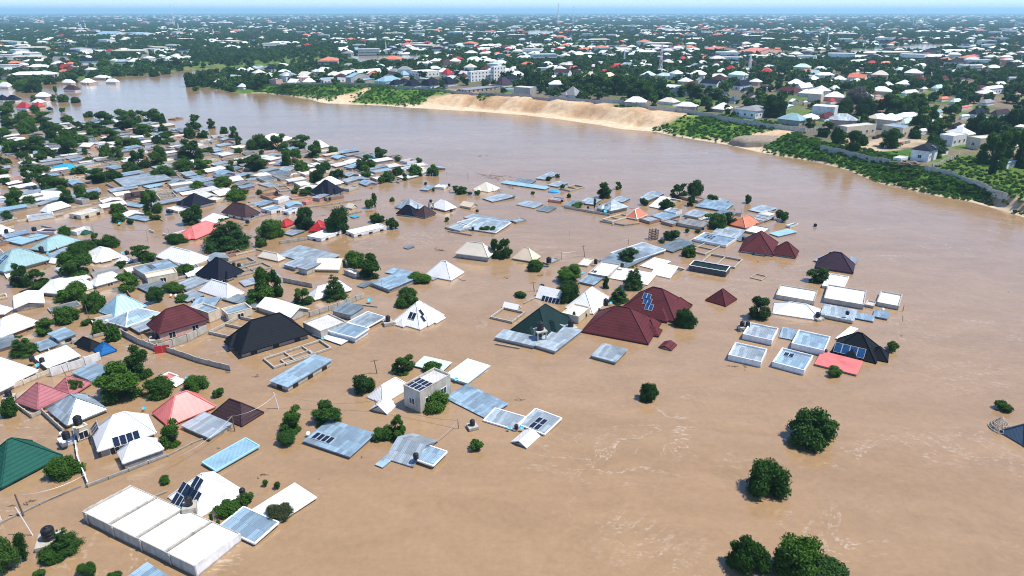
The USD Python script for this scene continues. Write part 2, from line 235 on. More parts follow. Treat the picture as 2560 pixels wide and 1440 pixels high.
def ground_z(xy):
    xy = np.atleast_2d(np.asarray(xy, float))[:, :2]
    d, i = shore_tree.query(xy); ins = shapely.contains_xy(LANDW, xy[:, 0], xy[:, 1]); zt, w, g, steep = dpar[i].T
    t = np.clip(d / w, 0, 1); n1 = meshkit.fbm(np.c_[xy * .05, xy[:, :1] * 0], 4, 3); n2 = meshkit.fbm(np.c_[xy * .22, xy[:, :1] * 0], 3, 8)
    tt = np.clip((t - .30 - (n1 - .5) * .35) / .55, 0, 1); cliff = 0.10 * np.minimum(t / .25, 1) + 0.90 * (tt * tt * (3 - 2 * tt))
    veg = t * (2 - t)
    prof = np.where(steep > .5, cliff * (1 - g * .6) + veg * g * .6, veg)
    gul = meshkit.fbm(np.c_[ss[i] * .11, ss[i] * 0, d * .01], 4, 21); prof = np.clip(prof - np.where(steep > .5, (1 - g * .7) * np.clip((.52 - gul) * 1.0, 0, .22) * np.clip(t * 3, 0, 1) * (t < 1.05), 0), 0, 1)
    z = zt * prof + np.clip(d - w, 0, 400) * .004 + (n2 - .5) * 1.1 * np.clip(t * 4, 0, 1) * np.where(d < w * 1.2, steep, .2)
    return np.where(ins, np.maximum(z, .12), -1.5 - .05 * np.minimum(d, 20))
def PL(px, py):
    zs = np.linspace(16, 0, 65); p = np.array([P(px, py, z) for z in zs]); gz = ground_z(p[:, :2]); hit = np.nonzero(gz >= zs)[0]
    k = int(hit[0]) if len(hit) else 64
    return P(px, py, max(0.0, float(min(gz[k], zs[max(k - 1, 0)]))))
# land mesh: fine along the bank, coarser with distance
rng = np.random.default_rng(4)
near = np.hypot(*dense.T) < 1150
nsh = dense[near]; nn = nrm[near]
offs = np.array([-6, -2.5, 0.3, 1.5, 3, 5, 7, 9, 11, 13.5, 16, 19, 22, 25.5, 29, 33, 37, 42, 47, 53, 60, 68, 78])
side = shapely.contains_xy(LANDW, *(nsh + nn * 3).T); sgn = 1.0 if side.mean() > .5 else -1.0
pts = [(nsh[::1] + nn[::1] * o * sgn) for o in offs]
def polar(r0, r1, step, a=48):
    out = []
    r = r0
    while r < r1:
        st = step(r); k = max(4, int(2 * math.radians(a) * r / st)); an = np.radians(np.linspace(-a, a, k)); out.append(np.stack([r * np.sin(an), r * np.cos(an)], 1) + rng.normal(0, st * .15, (k, 2))); r += st
    return out
pts += polar(180, 1200, lambda r: 11.0) + polar(1200, 4000, lambda r: 60.0) + polar(4000, 55000, lambda r: r * .12)
pts = np.vstack(pts); pts = pts[np.unique(np.round(pts, 1), axis=0, return_index=True)[1]]
d, i = shore_tree.query(pts); ins = shapely.contains_xy(LANDW, *pts.T)
keep = ins | (d < 7); pts, d, i, ins = pts[keep], d[keep], i[keep], ins[keep]
z = ground_z(pts)
tri = Delaunay(pts).simplices
tri = tri[ins[tri].any(1)]
e = pts[tri]; tri = tri[np.cross(e[:, 1] - e[:, 0], e[:, 2] - e[:, 0]) != 0]
flip = np.cross(pts[tri[:, 1]] - pts[tri[:, 0]], pts[tri[:, 2]] - pts[tri[:, 0]]) < 0; tri[flip] = tri[flip][:, ::-1]
# soil colours: pale sand on the cut bank, orange clay scars, grass, sandy earth on top
g = dpar[i][:, 2]; w = dpar[i][:, 1]; steep = dpar[i][:, 3]; t = d / w
q3 = np.c_[pts * .045, pts[:, :1] * 0]; na = meshkit.fbm(q3, 4, 11); nb = meshkit.fbm(q3 * 3.1, 3, 12); nc = meshkit.fbm(q3 * .35, 3, 13)
sand = np.array([.56, .41, .265]); sand2 = np.array([.60, .48, .335]); clay = np.array([.42, .25, .13]); grass = np.array([.045, .13, .014]); grass2 = np.array([.12, .19, .03]); earth = np.array([.20, .155, .11]); dark = np.array([.13, .115, .085])
lerp = lambda a, b, k: a * (1 - k[:, None]) + b * k[:, None]
sm = lambda x, a, b: np.clip((x - a) / (b - a), 0, 1)
bank = lerp(np.tile(sand, (len(pts), 1)), np.tile(clay, (len(pts), 1)), sm(na, .48, .66) * .6 * sm(t, .3, .6)); gst = meshkit.fbm(np.c_[ss[i] * .11, ss[i] * 0, d * .01], 4, 21); bank = lerp(bank, np.tile(clay * .9, (len(pts), 1)), sm(gst, .52, .36) * sm(t, .3, .5) * .75); bank = lerp(bank, np.tile(sand2, (len(pts), 1)), sm(t, .34, .22))
gr = lerp(np.tile(grass, (len(pts), 1)), np.tile(grass2, (len(pts), 1)), sm(nb, .4, .65))
gm = sm(g + (na - .5) * 1.3 + (t - .5) * .35, .42, .6) * np.maximum(sm(t, .10, .28), sm(g, .75, .95) * sm(t, .02, .1))
col = lerp(bank, gr, gm)
top = lerp(np.tile(earth, (len(pts), 1)), np.tile(dark, (len(pts), 1)), sm(nc, .4, .6)); top = lerp(top, gr, sm(na, .50, .62) * .8)
col = lerp(col, top, sm(t, 1.0, 1.3) * np.where(steep > .5, 1, 1)); low = steep < .5; col[low] = lerp(top, gr, np.minimum(g, .7))[low]
pq = pix(np.c_[pts, z]); FIELDS = [(sg.Polygon([(2290, 430), (2400, 385), (2480, 392), (2580, 420), (2700, 540), (2530, 520), (2400, 462)]), (.085, .14, .025)), (sg.Polygon([(2172, 385), (2282, 370), (2278, 396), (2235, 404)]), (.05, .13, .02)), (sg.Polygon([(2125, 378), (2190, 345), (2330, 348), (2290, 368), (2180, 382)]), (.42, .33, .23)), (sg.Polygon([(2090, 355), (2130, 335), (2140, 350), (2105, 372)]), (.5, .38, .24))]
for pl_, c_ in FIELDS:
    k = shapely.contains_xy(pl_, pq[:, 0], pq[:, 1]) & ins & (t > .9); col[k] = np.array(c_) * (0.8 + .4 * nb[k][:, None])
far = sm(np.hypot(*pts.T), 1500, 3500); col = lerp(col, np.tile(np.array([.030, .055, .022]), (len(pts), 1)), far)
gm_ = structure("ground", np.c_[pts, z], tri, "ground", smooth=True)
UsdGeom.PrimvarsAPI(gm_).CreatePrimvar("soil", T.Color3fArray, "vertex").Set(Vt.Vec3fArray.FromNumpy(col.astype(np.float32)))
tag(gm_.GetPrim(), label="sandy and grassy river bank with the town's ground behind it")
wv = [(-60000, -3000, 0), (60000, -3000, 0), (60000, 60000, 0), (-60000, 60000, 0)]
structure("flood_water", np.array(wv, float), [[0, 1, 2], [0, 2, 3]], "water")
# standing flood water on the low ground of the far town
def pond(pxs, dz=.5):
    pp = np.array([PL(*a) for a in pxs]); c = pp.mean(0); n = len(pp); zz = ground_z(pp[:, :2]).max() + dz
    u = np.linspace(0, n, n * 8, endpoint=False); k = u.astype(int); f = (u - k)[:, None]; ring = pp[k] * (1 - f) + pp[(k + 1) % n] * f
    wv = 1 + .10 * (meshkit.fbm(np.c_[u * .9, u * 0, u * 0], 3, int(abs(c[0]))) - .5)[:, None]; ring = c + (ring - c) * wv; ring[:, 2] = zz; c = c.copy(); c[2] = zz
    v = np.vstack([c[None], ring]); m = len(ring); f = [[0, 1 + (j + 1) % m, 1 + j] for j in range(m)]
    a = np.cross(v[f[0][1]] - v[0], v[f[0][2]] - v[0])[2]
    structure("flooded_field", v, f if a > 0 else [t[::-1] for t in f], "water"); PONDS.append(sg.Polygon(ring[:, :2]).buffer(0))
PONDS = []
pond([(1990, 138), (2060, 127), (2200, 122), (2290, 111), (2390, 110), (2395, 116), (2330, 130), (2215, 129), (2190, 137), (2090, 134), (2010, 143)])
pond([(1800, 131), (1900, 126), (1990, 129), (2060, 133), (1980, 141), (1850, 140)])
pond([(1305, 80), (1345, 76), (1395, 78), (1380, 88), (1325, 91)])
pond([(880, 152), (960, 148), (1050, 150), (1055, 158), (960, 162), (890, 160)])
# ------------------------------------------------------------------ buildings
FOOT = []       # centres and radii of everything placed, so that fill-in does not run into it
HOUSES = {}
WATERDESC = {"white": "white", "offwhite": "dull white", "cream": "cream", "tan": "tan", "maroon": "maroon tiled", "brown": "dark brown tiled", "navy": "navy tiled", "black": "black tiled", "dkgreen": "very dark green tiled", "green": "green tiled", "pink": "pink", "orange": "orange", "red": "red", "zinc": "pale zinc", "zincdark": "dark zinc", "zincblue": "bluish zinc", "zincold": "rusty zinc", "teal": "teal", "cyan": "bright blue", "ltblue": "light blue", "mauve": "faded rose tiled", "mint": "mint green", "grey": "grey", "purple": "purple brown tiled", "blue": "blue tiled", "slate": "slate blue", "screed": "pale concrete"}
def rect(L, B, R):
    u, v = (B - L)[:2], (R - B)[:2]; lu, lv = np.hypot(*u), np.hypot(*v)
    a1 = math.atan2(u[1], u[0]); a2 = math.atan2(v[1], v[0]) - math.pi / 2
    dlt = (a2 - a1 + math.pi) % (2 * math.pi) - math.pi
    th = a1 + dlt * lv / (lu + lv)
    diag = (R - L)[:2]; ex = np.array([math.cos(th), math.sin(th)]); ey = np.array([-ex[1], ex[0]])
    a, b = abs(diag @ ex), abs(diag @ ey)
    a = max(a, .25 * lu, .8); b = max(b, .25 * lv, .8)
    return (L[:2] + R[:2]) / 2, th, a / 2, b / 2
def hip_verts(a, b, e, h, k=1.0):
    """eave rectangle 2a x 2b at e, ridge h above it; k: how far the ridge end is set in (1 full hip, 0 gable)"""
    if a >= b: r = max(a - b * k, .25); rd = [(-r, 0), (r, 0)]
    else: r = max(b - a * k, .25); rd = [(0, -r), (0, r)]
    E = [(-a, -b, e), (a, -b, e), (a, b, e), (-a, b, e)]; R = [(x, y, e + h) for x, y in rd]
    if a >= b: faces = [[E[0], E[1], R[1], R[0]], [E[1], E[2], R[1]], [E[2], E[3], R[0], R[1]], [E[3], E[0], R[0]]]
    else: faces = [[E[0], E[1], R[0]], [E[1], E[2], R[1], R[0]], [E[2], E[3], R[1]], [E[3], E[0], R[0], R[1]]]
    return E, R, faces
def windows(path, a, b, z0, z1, opts, faces=("f", "r")):
    """framed openings in the two walls that face the camera"""
    hgt = z1 - z0
    rows = max(1, int(hgt / 3.1)) if hgt > 4.2 else 1
    for fc in faces:
        ln = 2 * a if fc == "f" else 2 * b; n = int(min(7, max(1, ln // 4.2)))
        for r in range(rows):
            zb = z0 + (hgt - min(hgt, 1.5)) * .45 if rows == 1 else z0 + r * hgt / rows + .9; zt = min(zb + 1.45, z1 - .25)
            if zt - zb < .35: zb = max(z0 + .05, z1 - .8); zt = z1 - .15
            for i in range(n):
                s = (i + .5) / n * ln - ln / 2; w = .75
                fr, pn = MB(), MB()
                if fc == "f":
                    for x0, x1 in ((s - w - .1, s - w), (s + w, s + w + .1), (s - .04, s + .04)): fr.box(x0, -b - .07, zb, x1, -b + .02, zt)
                    for q0, q1 in ((zb - .1, zb), (zt, zt + .1)): fr.box(s - w - .1, -b - .08, q0, s + w + .1, -b + .02, q1)
                    pn.box(s - w, -b - .03, zb, s + w, -b + .02, zt)
                else:
                    for x0, x1 in ((s - w - .1, s - w), (s + w, s + w + .1), (s - .04, s + .04)): fr.box(a - .02, x0, zb, a + .07, x1, zt)
                    for q0, q1 in ((zb - .1, zb), (zt, zt + .1)): fr.box(a - .02, s - w - .1, q0, a + .08, s + w + .1, q1)
                    pn.box(a - .02, s - w, zb, a + .03, s + w, zt)
                if "d" in opts: pn.build("opening", "opening", path)
                else:
                    f = fr.build("window", "frame", path); pn.build("pane", "glass", f)
def flat_walls(m, a, b, z0, z1, t=.25):
    m.box(-a, -b, z0, a, -b + t, z1); m.box(-a, b - t, z0, a, b, z1); m.box(-a, -b + t, z0, -a + t, b - t, z1); m.box(a - t, -b + t, z0, a, b - t, z1); return m
def house(kind, color, wall, L, B, R, apex, hp, opts="", label=None, ref=None, land=False, parent=None, group=None, small=False):
    """L, B, R: left, nearest and right corner of the eaves or wall tops; apex: pixel row of the ridge; hp: visible wall below B in pixels"""
    L, B, R = (np.array(q, float) for q in (L, B, R))
    G = PL(B[0], B[1] + hp) if land else P(B[0], B[1] + hp); gz = G[2]
    e = max(z_at(G[0], G[1], B[1]) - gz, .30) if not land else max(z_at(G[0], G[1], B[1]) - gz, 2.2)
    c, th, a, b = rect(*(P(q[0], q[1], gz + e) for q in (L, B, R)))
    cpx = pix(np.array([c[0], c[1], gz])); Rm = np.array([[math.cos(th), -math.sin(th), 0], [math.sin(th), math.cos(th), 0], [0, 0, 1]])
    h = 0.0
    if kind in ("hip", "gx", "gy", "pyr"):
        k0 = 0.0 if kind in ("gx", "gy") else 1.0
        ax_ = (1, 0) if (kind == "gx" or (kind != "gy" and a >= b)) else (0, 1); r0 = (a if ax_[0] else b) if k0 == 0 else max(abs(a - b), .25)
        ends = [c + Rm[:2, :2] @ (np.array(ax_) * s * r0) for s in (-1, 1)]
        h = min(z_at(q[0], q[1], apex) for q in ends) - gz - e; h = float(np.clip(h, .28 * min(a, b), 1.05 * min(a, b)))
    size = abs(R[0] - L[0])
    rc = "roof_" + color; wc = "wall_" + wall
    catname = "house" if kind in ("hip", "gx", "gy", "pyr") or e > 4 else "shed" if kind != "open" else "ruin"
    nm = {"hip": "hip_roofed_house", "pyr": "hip_roofed_house", "gx": "gable_house", "gy": "gable_house", "sheet": "zinc_shed", "flat": "flat_roofed_house", "open": "roofless_walls"}[kind]
    if kind == "sheet" and "zinc" not in color: nm = "low_shed"
    kd = {"hip": "hip roof", "pyr": "pyramid roof", "gx": "gable roof", "gy": "gable roof", "sheet": "flat sheet roof", "flat": "flat parapet roof", "open": ""}[kind]
    desc = (f"{WATERDESC[color]} {kd}" if kind != "open" else f"roofless {'block' if wall != 'white' else 'white'} walls")
    if kind == "flat": desc = f"{wall} walled house with {WATERDESC[color]} flat roof"
    elif kind != "open": desc = ("house under " if catname == "house" else "low shed under ") + ("an " if desc[0] in "aeiou" else "a ") + desc
    if parent:
        path, pc, pth = parent; Rp = np.array([[math.cos(pth), math.sin(pth), 0], [-math.sin(pth), math.cos(pth), 0], [0, 0, 1]])
        tr = lambda m: m.moved(Rp @ Rm, Rp @ (np.array([c[0], c[1], gz]) - pc))
    else:
        path = thing(nm, desc, "house" if catname == "house" else catname, (c[0], c[1], gz), th, group or ("houses of the town on the far bank" if land else "flooded houses and sheds"), label, ref, size)
        tr = lambda m: m
    base = -1.2 if not land else -.8
    det = mpp(np.array([c[0], c[1], gz])) < .16
    if h:
        o = min(.55, .12 * min(a, b)); k = 0.0 if kind in ("gx", "gy") else (1.0 if kind == "hip" else 1.15)
        aa, bb = (a, b)
        if kind == "gx" and a < b or kind == "gy" and a >= b:    # force the ridge along the wanted side
            E, Rr, faces = hip_verts(max(a, b), min(a, b), e, h, 0) if False else (None, None, None)
        E, Rr, faces = hip_verts(a, b, e, h, k)
        if kind == "gx" or kind == "gy":
            rd = [(-a, 0), (a, 0)] if kind == "gx" else [(0, -b), (0, b)]
            E = [(-a, -b, e), (a, -b, e), (a, b, e), (-a, b, e)]; Rr = [(x, y, e + h) for x, y in rd]
            faces = [[E[0], E[1], Rr[1], Rr[0]], [E[2], E[3], Rr[0], Rr[1]]] if kind == "gx" else [[E[1], E[2], Rr[1], Rr[0]], [E[3], E[0], Rr[0], Rr[1]]]
        m = MB(); ft = .22
        for f in faces:
            f = np.array(f, float); m.poly(f)
            if kind in ("gx", "gy"):
                lo = f - [0, 0, ft]; m.poly(lo[::-1])
                for q in range(len(f)):
                    m.poly([f[q], lo[q], lo[(q + 1) % len(f)], f[(q + 1) % len(f)]])
        if kind in ("hip", "pyr"):
            lo = [(x, y, z - ft) for x, y, z in E]
            for q in range(4): m.poly([E[q], lo[q], lo[(q + 1) % 4], E[(q + 1) % 4]])
            m.poly(lo[::-1])
        tr(m).build("roof", rc, path)
        if det and kind in ("hip", "pyr"):
            rm = MB(); tl = min(.16, .02 * max(a, b) + .06)
            up = lambda q: np.array(q) + [0, 0, .04]
            if a >= b: pr = [(E[0], Rr[0]), (E[3], Rr[0]), (E[1], Rr[1]), (E[2], Rr[1])]
            else: pr = [(E[0], Rr[0]), (E[1], Rr[0]), (E[2], Rr[1]), (E[3], Rr[1])]
            for p_, q_ in pr + [(Rr[0], Rr[1])]: rm.beam(up(p_), up(q_), tl * 1.6, tl)
            tr(rm).build("ridge_cap", "trim_white" if "t" in opts else ("trim_blue" if "u" in opts else rc), path)
            if "t" in opts or "u" in opts:
                fm = MB()
                for q in range(4): fm.beam(np.array(E[q]) - [0, 0, .1], np.array(E[(q + 1) % 4]) - [0, 0, .1], .12, .26)
                tr(fm).build("fascia", "trim_white" if "t" in opts else "trim_blue", path)
        if kind == "hip" and not parent and "x" not in opts and min(a, b) > 4.2 and size > 24 and (len(FOOT) * 7) % 10 < 7:
            # a hipped wing that breaks out of the main roof
            r_ = np.random.default_rng(len(FOOT)); sl = h / min(a, b)
            for side_ in ((0, 1) if r_.random() < .35 else (int(r_.random() < .5),)):
                if side_ == 0: wa, wb, ox, oy = a * r_.uniform(.3, .42), b * .62, a * r_.uniform(-.45, .45), -b * .38 - r_.uniform(.8, 1.6)
                else: wa, wb, ox, oy = a * .62, b * r_.uniform(.3, .42), a * .38 + r_.uniform(.8, 1.6), b * r_.uniform(-.45, .45)
                E2, R2, f2 = hip_verts(wa, wb, e + .03, sl * min(wa, wb)); sh = np.array([ox, oy, 0]); m2 = MB(); [m2.poly(np.array(f) + sh) for f in f2]
                for q in range(4):
                    p0, p1 = np.array(E2[q]) + sh, np.array(E2[(q + 1) % 4]) + sh; m2.poly([p0, p0 - [0, 0, ft], p1 - [0, 0, ft], p1])
                tr(m2).build("roof_wing", rc, path); tr(MB().box(ox - wa + o, oy - wb + o, base, ox + wa - o, oy + wb - o, e - ft - .03)).build("wall", wc, path)
        wm = MB(); wm.box(-a + o, -b + o, base, a - o, b - o, e - ft - .01)
        if kind == "gx":
            for s in (-1, 1): wm.poly([(s * (a - o), -b + o, e - ft), (s * (a - o), b - o, e - ft), (s * (a - o), 0, e + h - ft - .35)][::s])
        if kind == "gy":
            for s in (-1, 1): wm.poly([(-a + o, s * (b - o), e - ft), (a - o, s * (b - o), e - ft), (0, s * (b - o), e + h - ft - .35)][::-s])
        tr(wm).build("wall", wc, path)
        if "w" in opts or "d" in opts:
            if not parent: windows(path, a - o, b - o, 0.0, e - ft, opts)
    elif kind == "sheet":
        m = MB(); t_ = .05 * min(2 * a, 2 * b); o = .3
        q = [(-a - o, -b - o, e), (a + o, -b - o, e), (a + o, b + o, e + t_), (-a - o, b + o, e + t_)]; lo = [(x, y, z - .12) for x, y, z in q]
        m.poly(q); m.poly(lo[::-1]); [m.poly([q[i], lo[i], lo[(i + 1) % 4], q[(i + 1) % 4]]) for i in range(4)]
        tr(m).build("roof", rc, path)
        if "t" in opts or "u" in opts:
            fm = MB()
            for i in range(4): fm.beam(np.array(q[i]) + [0, 0, -.05], np.array(q[(i + 1) % 4]) + [0, 0, -.05], .22, .3)
            tr(fm).build("fascia", "trim_white" if "t" in opts else "trim_blue", path)
        tr(MB().box(-a, -b, base, a, b, e - .14)).build("wall", wc, path)
        if ("w" in opts or "d" in opts) and not parent: windows(path, a, b, 0.0, e - .2, opts)
    elif kind == "flat":
        dz = .10 if "n" in opts else min(.40, e * .4); t_ = (.05 if "n" in opts else .03) * min(a, b)
        tr(flat_walls(MB(), a, b, base, e)).build("wall", wc, path)
        m = MB(); i_ = .24
        m.add([(-a + i_, -b + i_, e - dz), (a - i_, -b + i_, e - dz), (a - i_, b - i_, e - dz + t_), (-a + i_, b - i_, e - dz + t_)], [[0, 1, 2], [0, 2, 3]])
        m.add([(-a + i_, -b + i_, e - dz - .15), (a - i_, -b + i_, e - dz - .15), (a - i_, b - i_, e - dz - .15), (-a + i_, b - i_, e - dz - .15)], [[0, 2, 1], [0, 3, 2]])
        tr(m).build("roof", rc, path)
        if det and "n" not in opts:
            cm = MB(); cw = .18
            for x0, y0, x1, y1 in ((-a - .05, -b - .05, a + .05, -b + cw), (-a - .05, b - cw, a + .05, b + .05), (-a - .05, -b + cw, -a + cw, b - cw), (a - cw, -b + cw, a + .05, b - cw)): cm.box(x0, y0, e + .003, x1, y1, e + .09)
            tr(cm).build("coping", "trim_white" if "t" in opts else ("trim_blue" if "u" in opts else wc), path)
        if ("w" in opts or "d" in opts) and not parent: windows(path, a, b, 0.0, e - dz, opts)
    elif kind == "open":
        tr(flat_walls(MB(), a, b, base, e, .28)).build("wall", wc, path)
        r_ = np.random.default_rng(int(abs(c[0] * 7 + c[1] * 3)))
        nx, ny = max(1, int(2 * a // 4.5)), max(1, int(2 * b // 4.5))
        for i in range(1, nx):
            x = -a + 2 * a * (i / nx + r_.uniform(-.04, .04)); tr(MB().box(x - .12, -b + .28, base, x + .12, b - .28, e - .04)).build("partition", wc, path)
        for j in range(1, ny):
            y = -b + 2 * b * (j / ny + r_.uniform(-.04, .04)); tr(MB().box(-a + .28, y - .12, base, a - .28, y + .12, e - .08)).build("partition", wc, path)
    FOOT.append((c[0], c[1], math.hypot(a, b)))
    if not parent: HOUSES[path] = dict(c=np.array([c[0], c[1], gz]), th=th, a=a, b=b, e=e, h=h)
    return path, np.array([c[0], c[1], gz]), th
def roof_hit(path, px, py):
    """where the sight line through a pixel meets the house's roof, and the roof's normal there (house frame)"""
    hd = HOUSES[path]; th = hd["th"]; Ri = np.array([[math.cos(th), math.sin(th), 0], [-math.sin(th), math.cos(th), 0], [0, 0, 1]])
    o = Ri @ (np.array([0, 0, H]) - hd["c"]); dd = Ri @ (P(px, py, 0) - np.array([0, 0, H])); dd /= np.linalg.norm(dd); best = None
    for ch in stage.GetPrimAtPath(path).GetChildren():
        if not ch.GetName().startswith("roof"): continue
        v = np.array(ch.GetAttribute("points").Get(), float); f = np.array(ch.GetAttribute("faceVertexIndices").Get()).reshape(-1, 3)
        A, B_, C = v[f[:, 0]], v[f[:, 1]], v[f[:, 2]]; n = np.cross(B_ - A, C - A); den = n @ dd; ok = np.abs(den) > 1e-9
        t = np.where(ok, ((A - o) * n).sum(1) / np.where(ok, den, 1), 1e18); p = o + t[:, None] * dd
        s = lambda a_, b_: (np.cross(b_ - a_, p - a_) * n).sum(1) >= -1e-6
        ins = ok & (t > 0) & s(A, B_) & s(B_, C) & s(C, A)
        for j in np.nonzero(ins)[0]:
            if best is None or t[j] < best[0]: best = (t[j], p[j], n[j] / np.linalg.norm(n[j]) * (1 if n[j][2] > 0 else -1))
    return best[1:] if best else None
def solar(path, px, py, nx, ny, mat="solar_cell", w=1.05, l=1.9, turn=0):
    hit = roof_hit(path, px, py)
    if hit is None: return
    p, n = hit
    u = np.cross((0, 0, 1.0), n); u = np.array([1.0, 0, 0]) if np.linalg.norm(u) < .12 else u / np.linalg.norm(u); v = np.cross(n, u)
    if turn: u, v = v, -u
    for i in range(nx):
        for j in range(ny):
            c = p + n * .12 + u * (i - (nx - 1) / 2) * (w + .06) + v * (j - (ny - 1) / 2) * (l + .06)
            m = MB(); m.beam(c - v * l / 2, c + v * l / 2, w, .05, up=n); pn = m.build("solar_panel", "frame", path)
            MB().beam(c + n * .028 - v * (l / 2 - .05), c + n * .028 + v * (l / 2 - .05), w - .1, .012, up=n).build("cell_sheet", mat, pn)
def block_wall(pxs, hp, wall="grey", label=None, ref=None, land=False, panel=3.0, post=True, hm=None, name="compound_wall", desc=None, gaps=0.0, seed=1):
    """a free-standing wall: posts and panels one by one, along base points given in pixels"""
    q = [PL(*a) if land else P(*a) for a in pxs]
    hgt = hm or max(.35, z_at(q[0][0], q[0][1], pxs[0][1] - hp) - q[0][2]); mid = q[len(q) // 2]
    path = thing(name, desc or f"{wall} compound wall", "wall", mid, 0, "compound walls", label, ref, abs(pxs[0][0] - pxs[-1][0]))
    r_ = np.random.default_rng(seed)
    for A, B_ in zip(q[:-1], q[1:]):
        d = np.hypot(*(B_ - A)[:2]); n = max(1, int(round(d / panel)))
        for k in range(n):
            if k and r_.random() < gaps: continue
            p0, p1 = A + (B_ - A) * k / n - mid, A + (B_ - A) * (k + 1) / n - mid
            g0, g1 = (float(ground_z((A + (B_ - A) * s)[:2])[0]) - mid[2] if land else 0.0 for s in (k / n, (k + 1) / n))
            th_ = hgt * r_.uniform(.92, 1.0); m = MB(); dv = (p1 - p0)[:2] / np.hypot(*(p1 - p0)[:2]); nn_ = np.array([-dv[1], dv[0]]) * .09; i0, i1 = p0[:2] + dv * .12, p1[:2] - dv * .12
            lo, hi = min(g0, g1) - 1.0, max(g0, g1) + th_
            v = [(*(s + sgn_ * nn_), zz) for zz in (lo, hi) for s, sgn_ in ((i0, -1), (i1, -1), (i1, 1), (i0, 1))]
            m.add(v, [[0, 2, 1], [0, 3, 2], [4, 5, 6], [4, 6, 7]] + [t for j in range(4) for t in ([j, (j + 1) % 4, (j + 1) % 4 + 4], [j, (j + 1) % 4 + 4, j + 4])]).build("wall_panel", "wall_" + wall, path)
            if post: MB().box(p0[0] - .16, p0[1] - .16, g0 - 1, p0[0] + .16, p0[1] + .16, g0 + hgt * 1.06).build("post", "wall_" + wall, path)
    return path
# ------------------------------------------------------------------ small things: tanks, dishes, poles, drift
TANK = proto("water_tank")
MB().lathe([(.0, -.05), (.56, 0), (.58, .12), (.545, .16), (.58, .2), (.58, .5), (.545, .54), (.58, .58), (.58, .88), (.545, .92), (.58, .96), (.58, 1.22), (.5, 1.36), (.22, 1.48), (.22, 1.5)], 16).build("tank_body", "tank_plastic", TANK, smooth=35)
MB().lathe([(.24, 1.48), (.24, 1.56), (.2, 1.6), (0, 1.61)], 12).build("tank_lid", "tank_plastic", TANK)
def tank(px, py, wpx, hpx, z=None, label=None, ref=None, land=False, stand=None):
    """py: pixel row where the tank stands; z: how high its stand is"""
    g = P(px, py, z or .3) if not land else PL(px, py); s = mpp(g) * wpx / 1.16
    hz = max(.6, mpp(g) * hpx / max(.5, math.cos(math.atan((H - g[2]) / np.hypot(*g[:2]))))) / 1.6
    copy_of(TANK, "water_tank", "black plastic water tank", "water tank", g, 0, (s, s, hz * .9), "black water tanks", label, ref, wpx)
    w = s * .75
    if stand == "pad":
        st = thing("tank_pad", "concrete pad under a tank", "tank stand", (g[0], g[1], 0), .4, "tank stands", label and "concrete pad carrying the " + label, None, wpx * 1.5)
        MB().box(-w * 1.5, -w * 1.5, -1, w * 1.5, w * 1.5, g[2] - .004).build("slab", "wall_concrete", st)
    elif stand == "legs":
        st = thing("tank_stand", "concrete table stand under a tank", "tank stand", (g[0], g[1], 0), .35, "tank stands", label and "four legged concrete table carrying the " + label, None, wpx * 1.5)
        MB().box(-w * 1.3, -w * 1.3, g[2] - .3, w * 1.3, w * 1.3, g[2] - .004).build("table_slab", "wall_concrete", st)
        for i in (-1, 1):
            for j in (-1, 1): MB().box(i * w - .14, j * w - .14, -1, i * w + .14, j * w + .14, g[2] - .303).build("leg", "wall_concrete", st)
    elif stand == "brick":
        st = thing("tank_plinth", "stone block plinth under a tank", "tank stand", (g[0], g[1], 0), .3, "tank stands", label and "stone block plinth carrying the " + label, None, wpx * 1.5)
        MB().box(-w * 1.4, -w * 1.4, -1, w * 1.4, w * 1.4, g[2] - .004).build("plinth", "wall_concrete", st)
DISHES = {}
for col_ in ("blue", "white"):
    d_ = DISHES[col_] = proto("satellite_dish_" + col_); m = MB(); pr = [(r, .25 * r * r) for r in (0, .3, .6, .85, 1.0)]
    m.lathe(pr, 16).lathe([(r, z + .03) for r, z in pr[::-1]], 16); v, f = m.get()
    tl = np.radians(38); Rx = np.array([[1, 0, 0], [0, math.cos(tl), -math.sin(tl)], [0, math.sin(tl), math.cos(tl)]]); MB().add(v @ Rx.T + [0, 0, .75], f).build("reflector", "dish_" + col_, d_, smooth=True)
    MB().tube((0, 0, -.6), (0, 0, .75), .06, .05).build("mast", "steel", d_); MB().beam((0, -.5, .45), (0, -.55, 1.35), .04).build("feed_arm", "steel", d_)
def dish(px, py, wpx, col_="blue", z=.5, label=None, ref=None):
    g = P(px, py + wpx * .4, z); s = mpp(g) * wpx / 2
    copy_of(DISHES[col_], "satellite_dish", col_ + " satellite dish", "satellite dish", g, .3, (s, s, s), "satellite dishes", label, ref, wpx)
def pole(bx, by, tx, ty, mat="wood", r=.12, arm=True, label=None, ref=None, land=False):
    g = PL(bx, by) if land else P(bx, by); zt = z_at(g[0], g[1], ty) - g[2]; dx = (tx - bx) * mpp(g)
    st = thing("utility_pole" if arm else "pole", "leaning utility pole" if arm else "bare pole", "pole", g, 0, "poles standing in the water", label, ref, 8)
    MB().tube((0, 0, -1), (dx, 0, zt), r, r * .7).build("shaft", mat, st)
    if arm: MB().beam((dx * .92 - .8, -.4, zt * .92), (dx * .92 + .8, .4, zt * .92), .1).build("crossarm", mat, st)
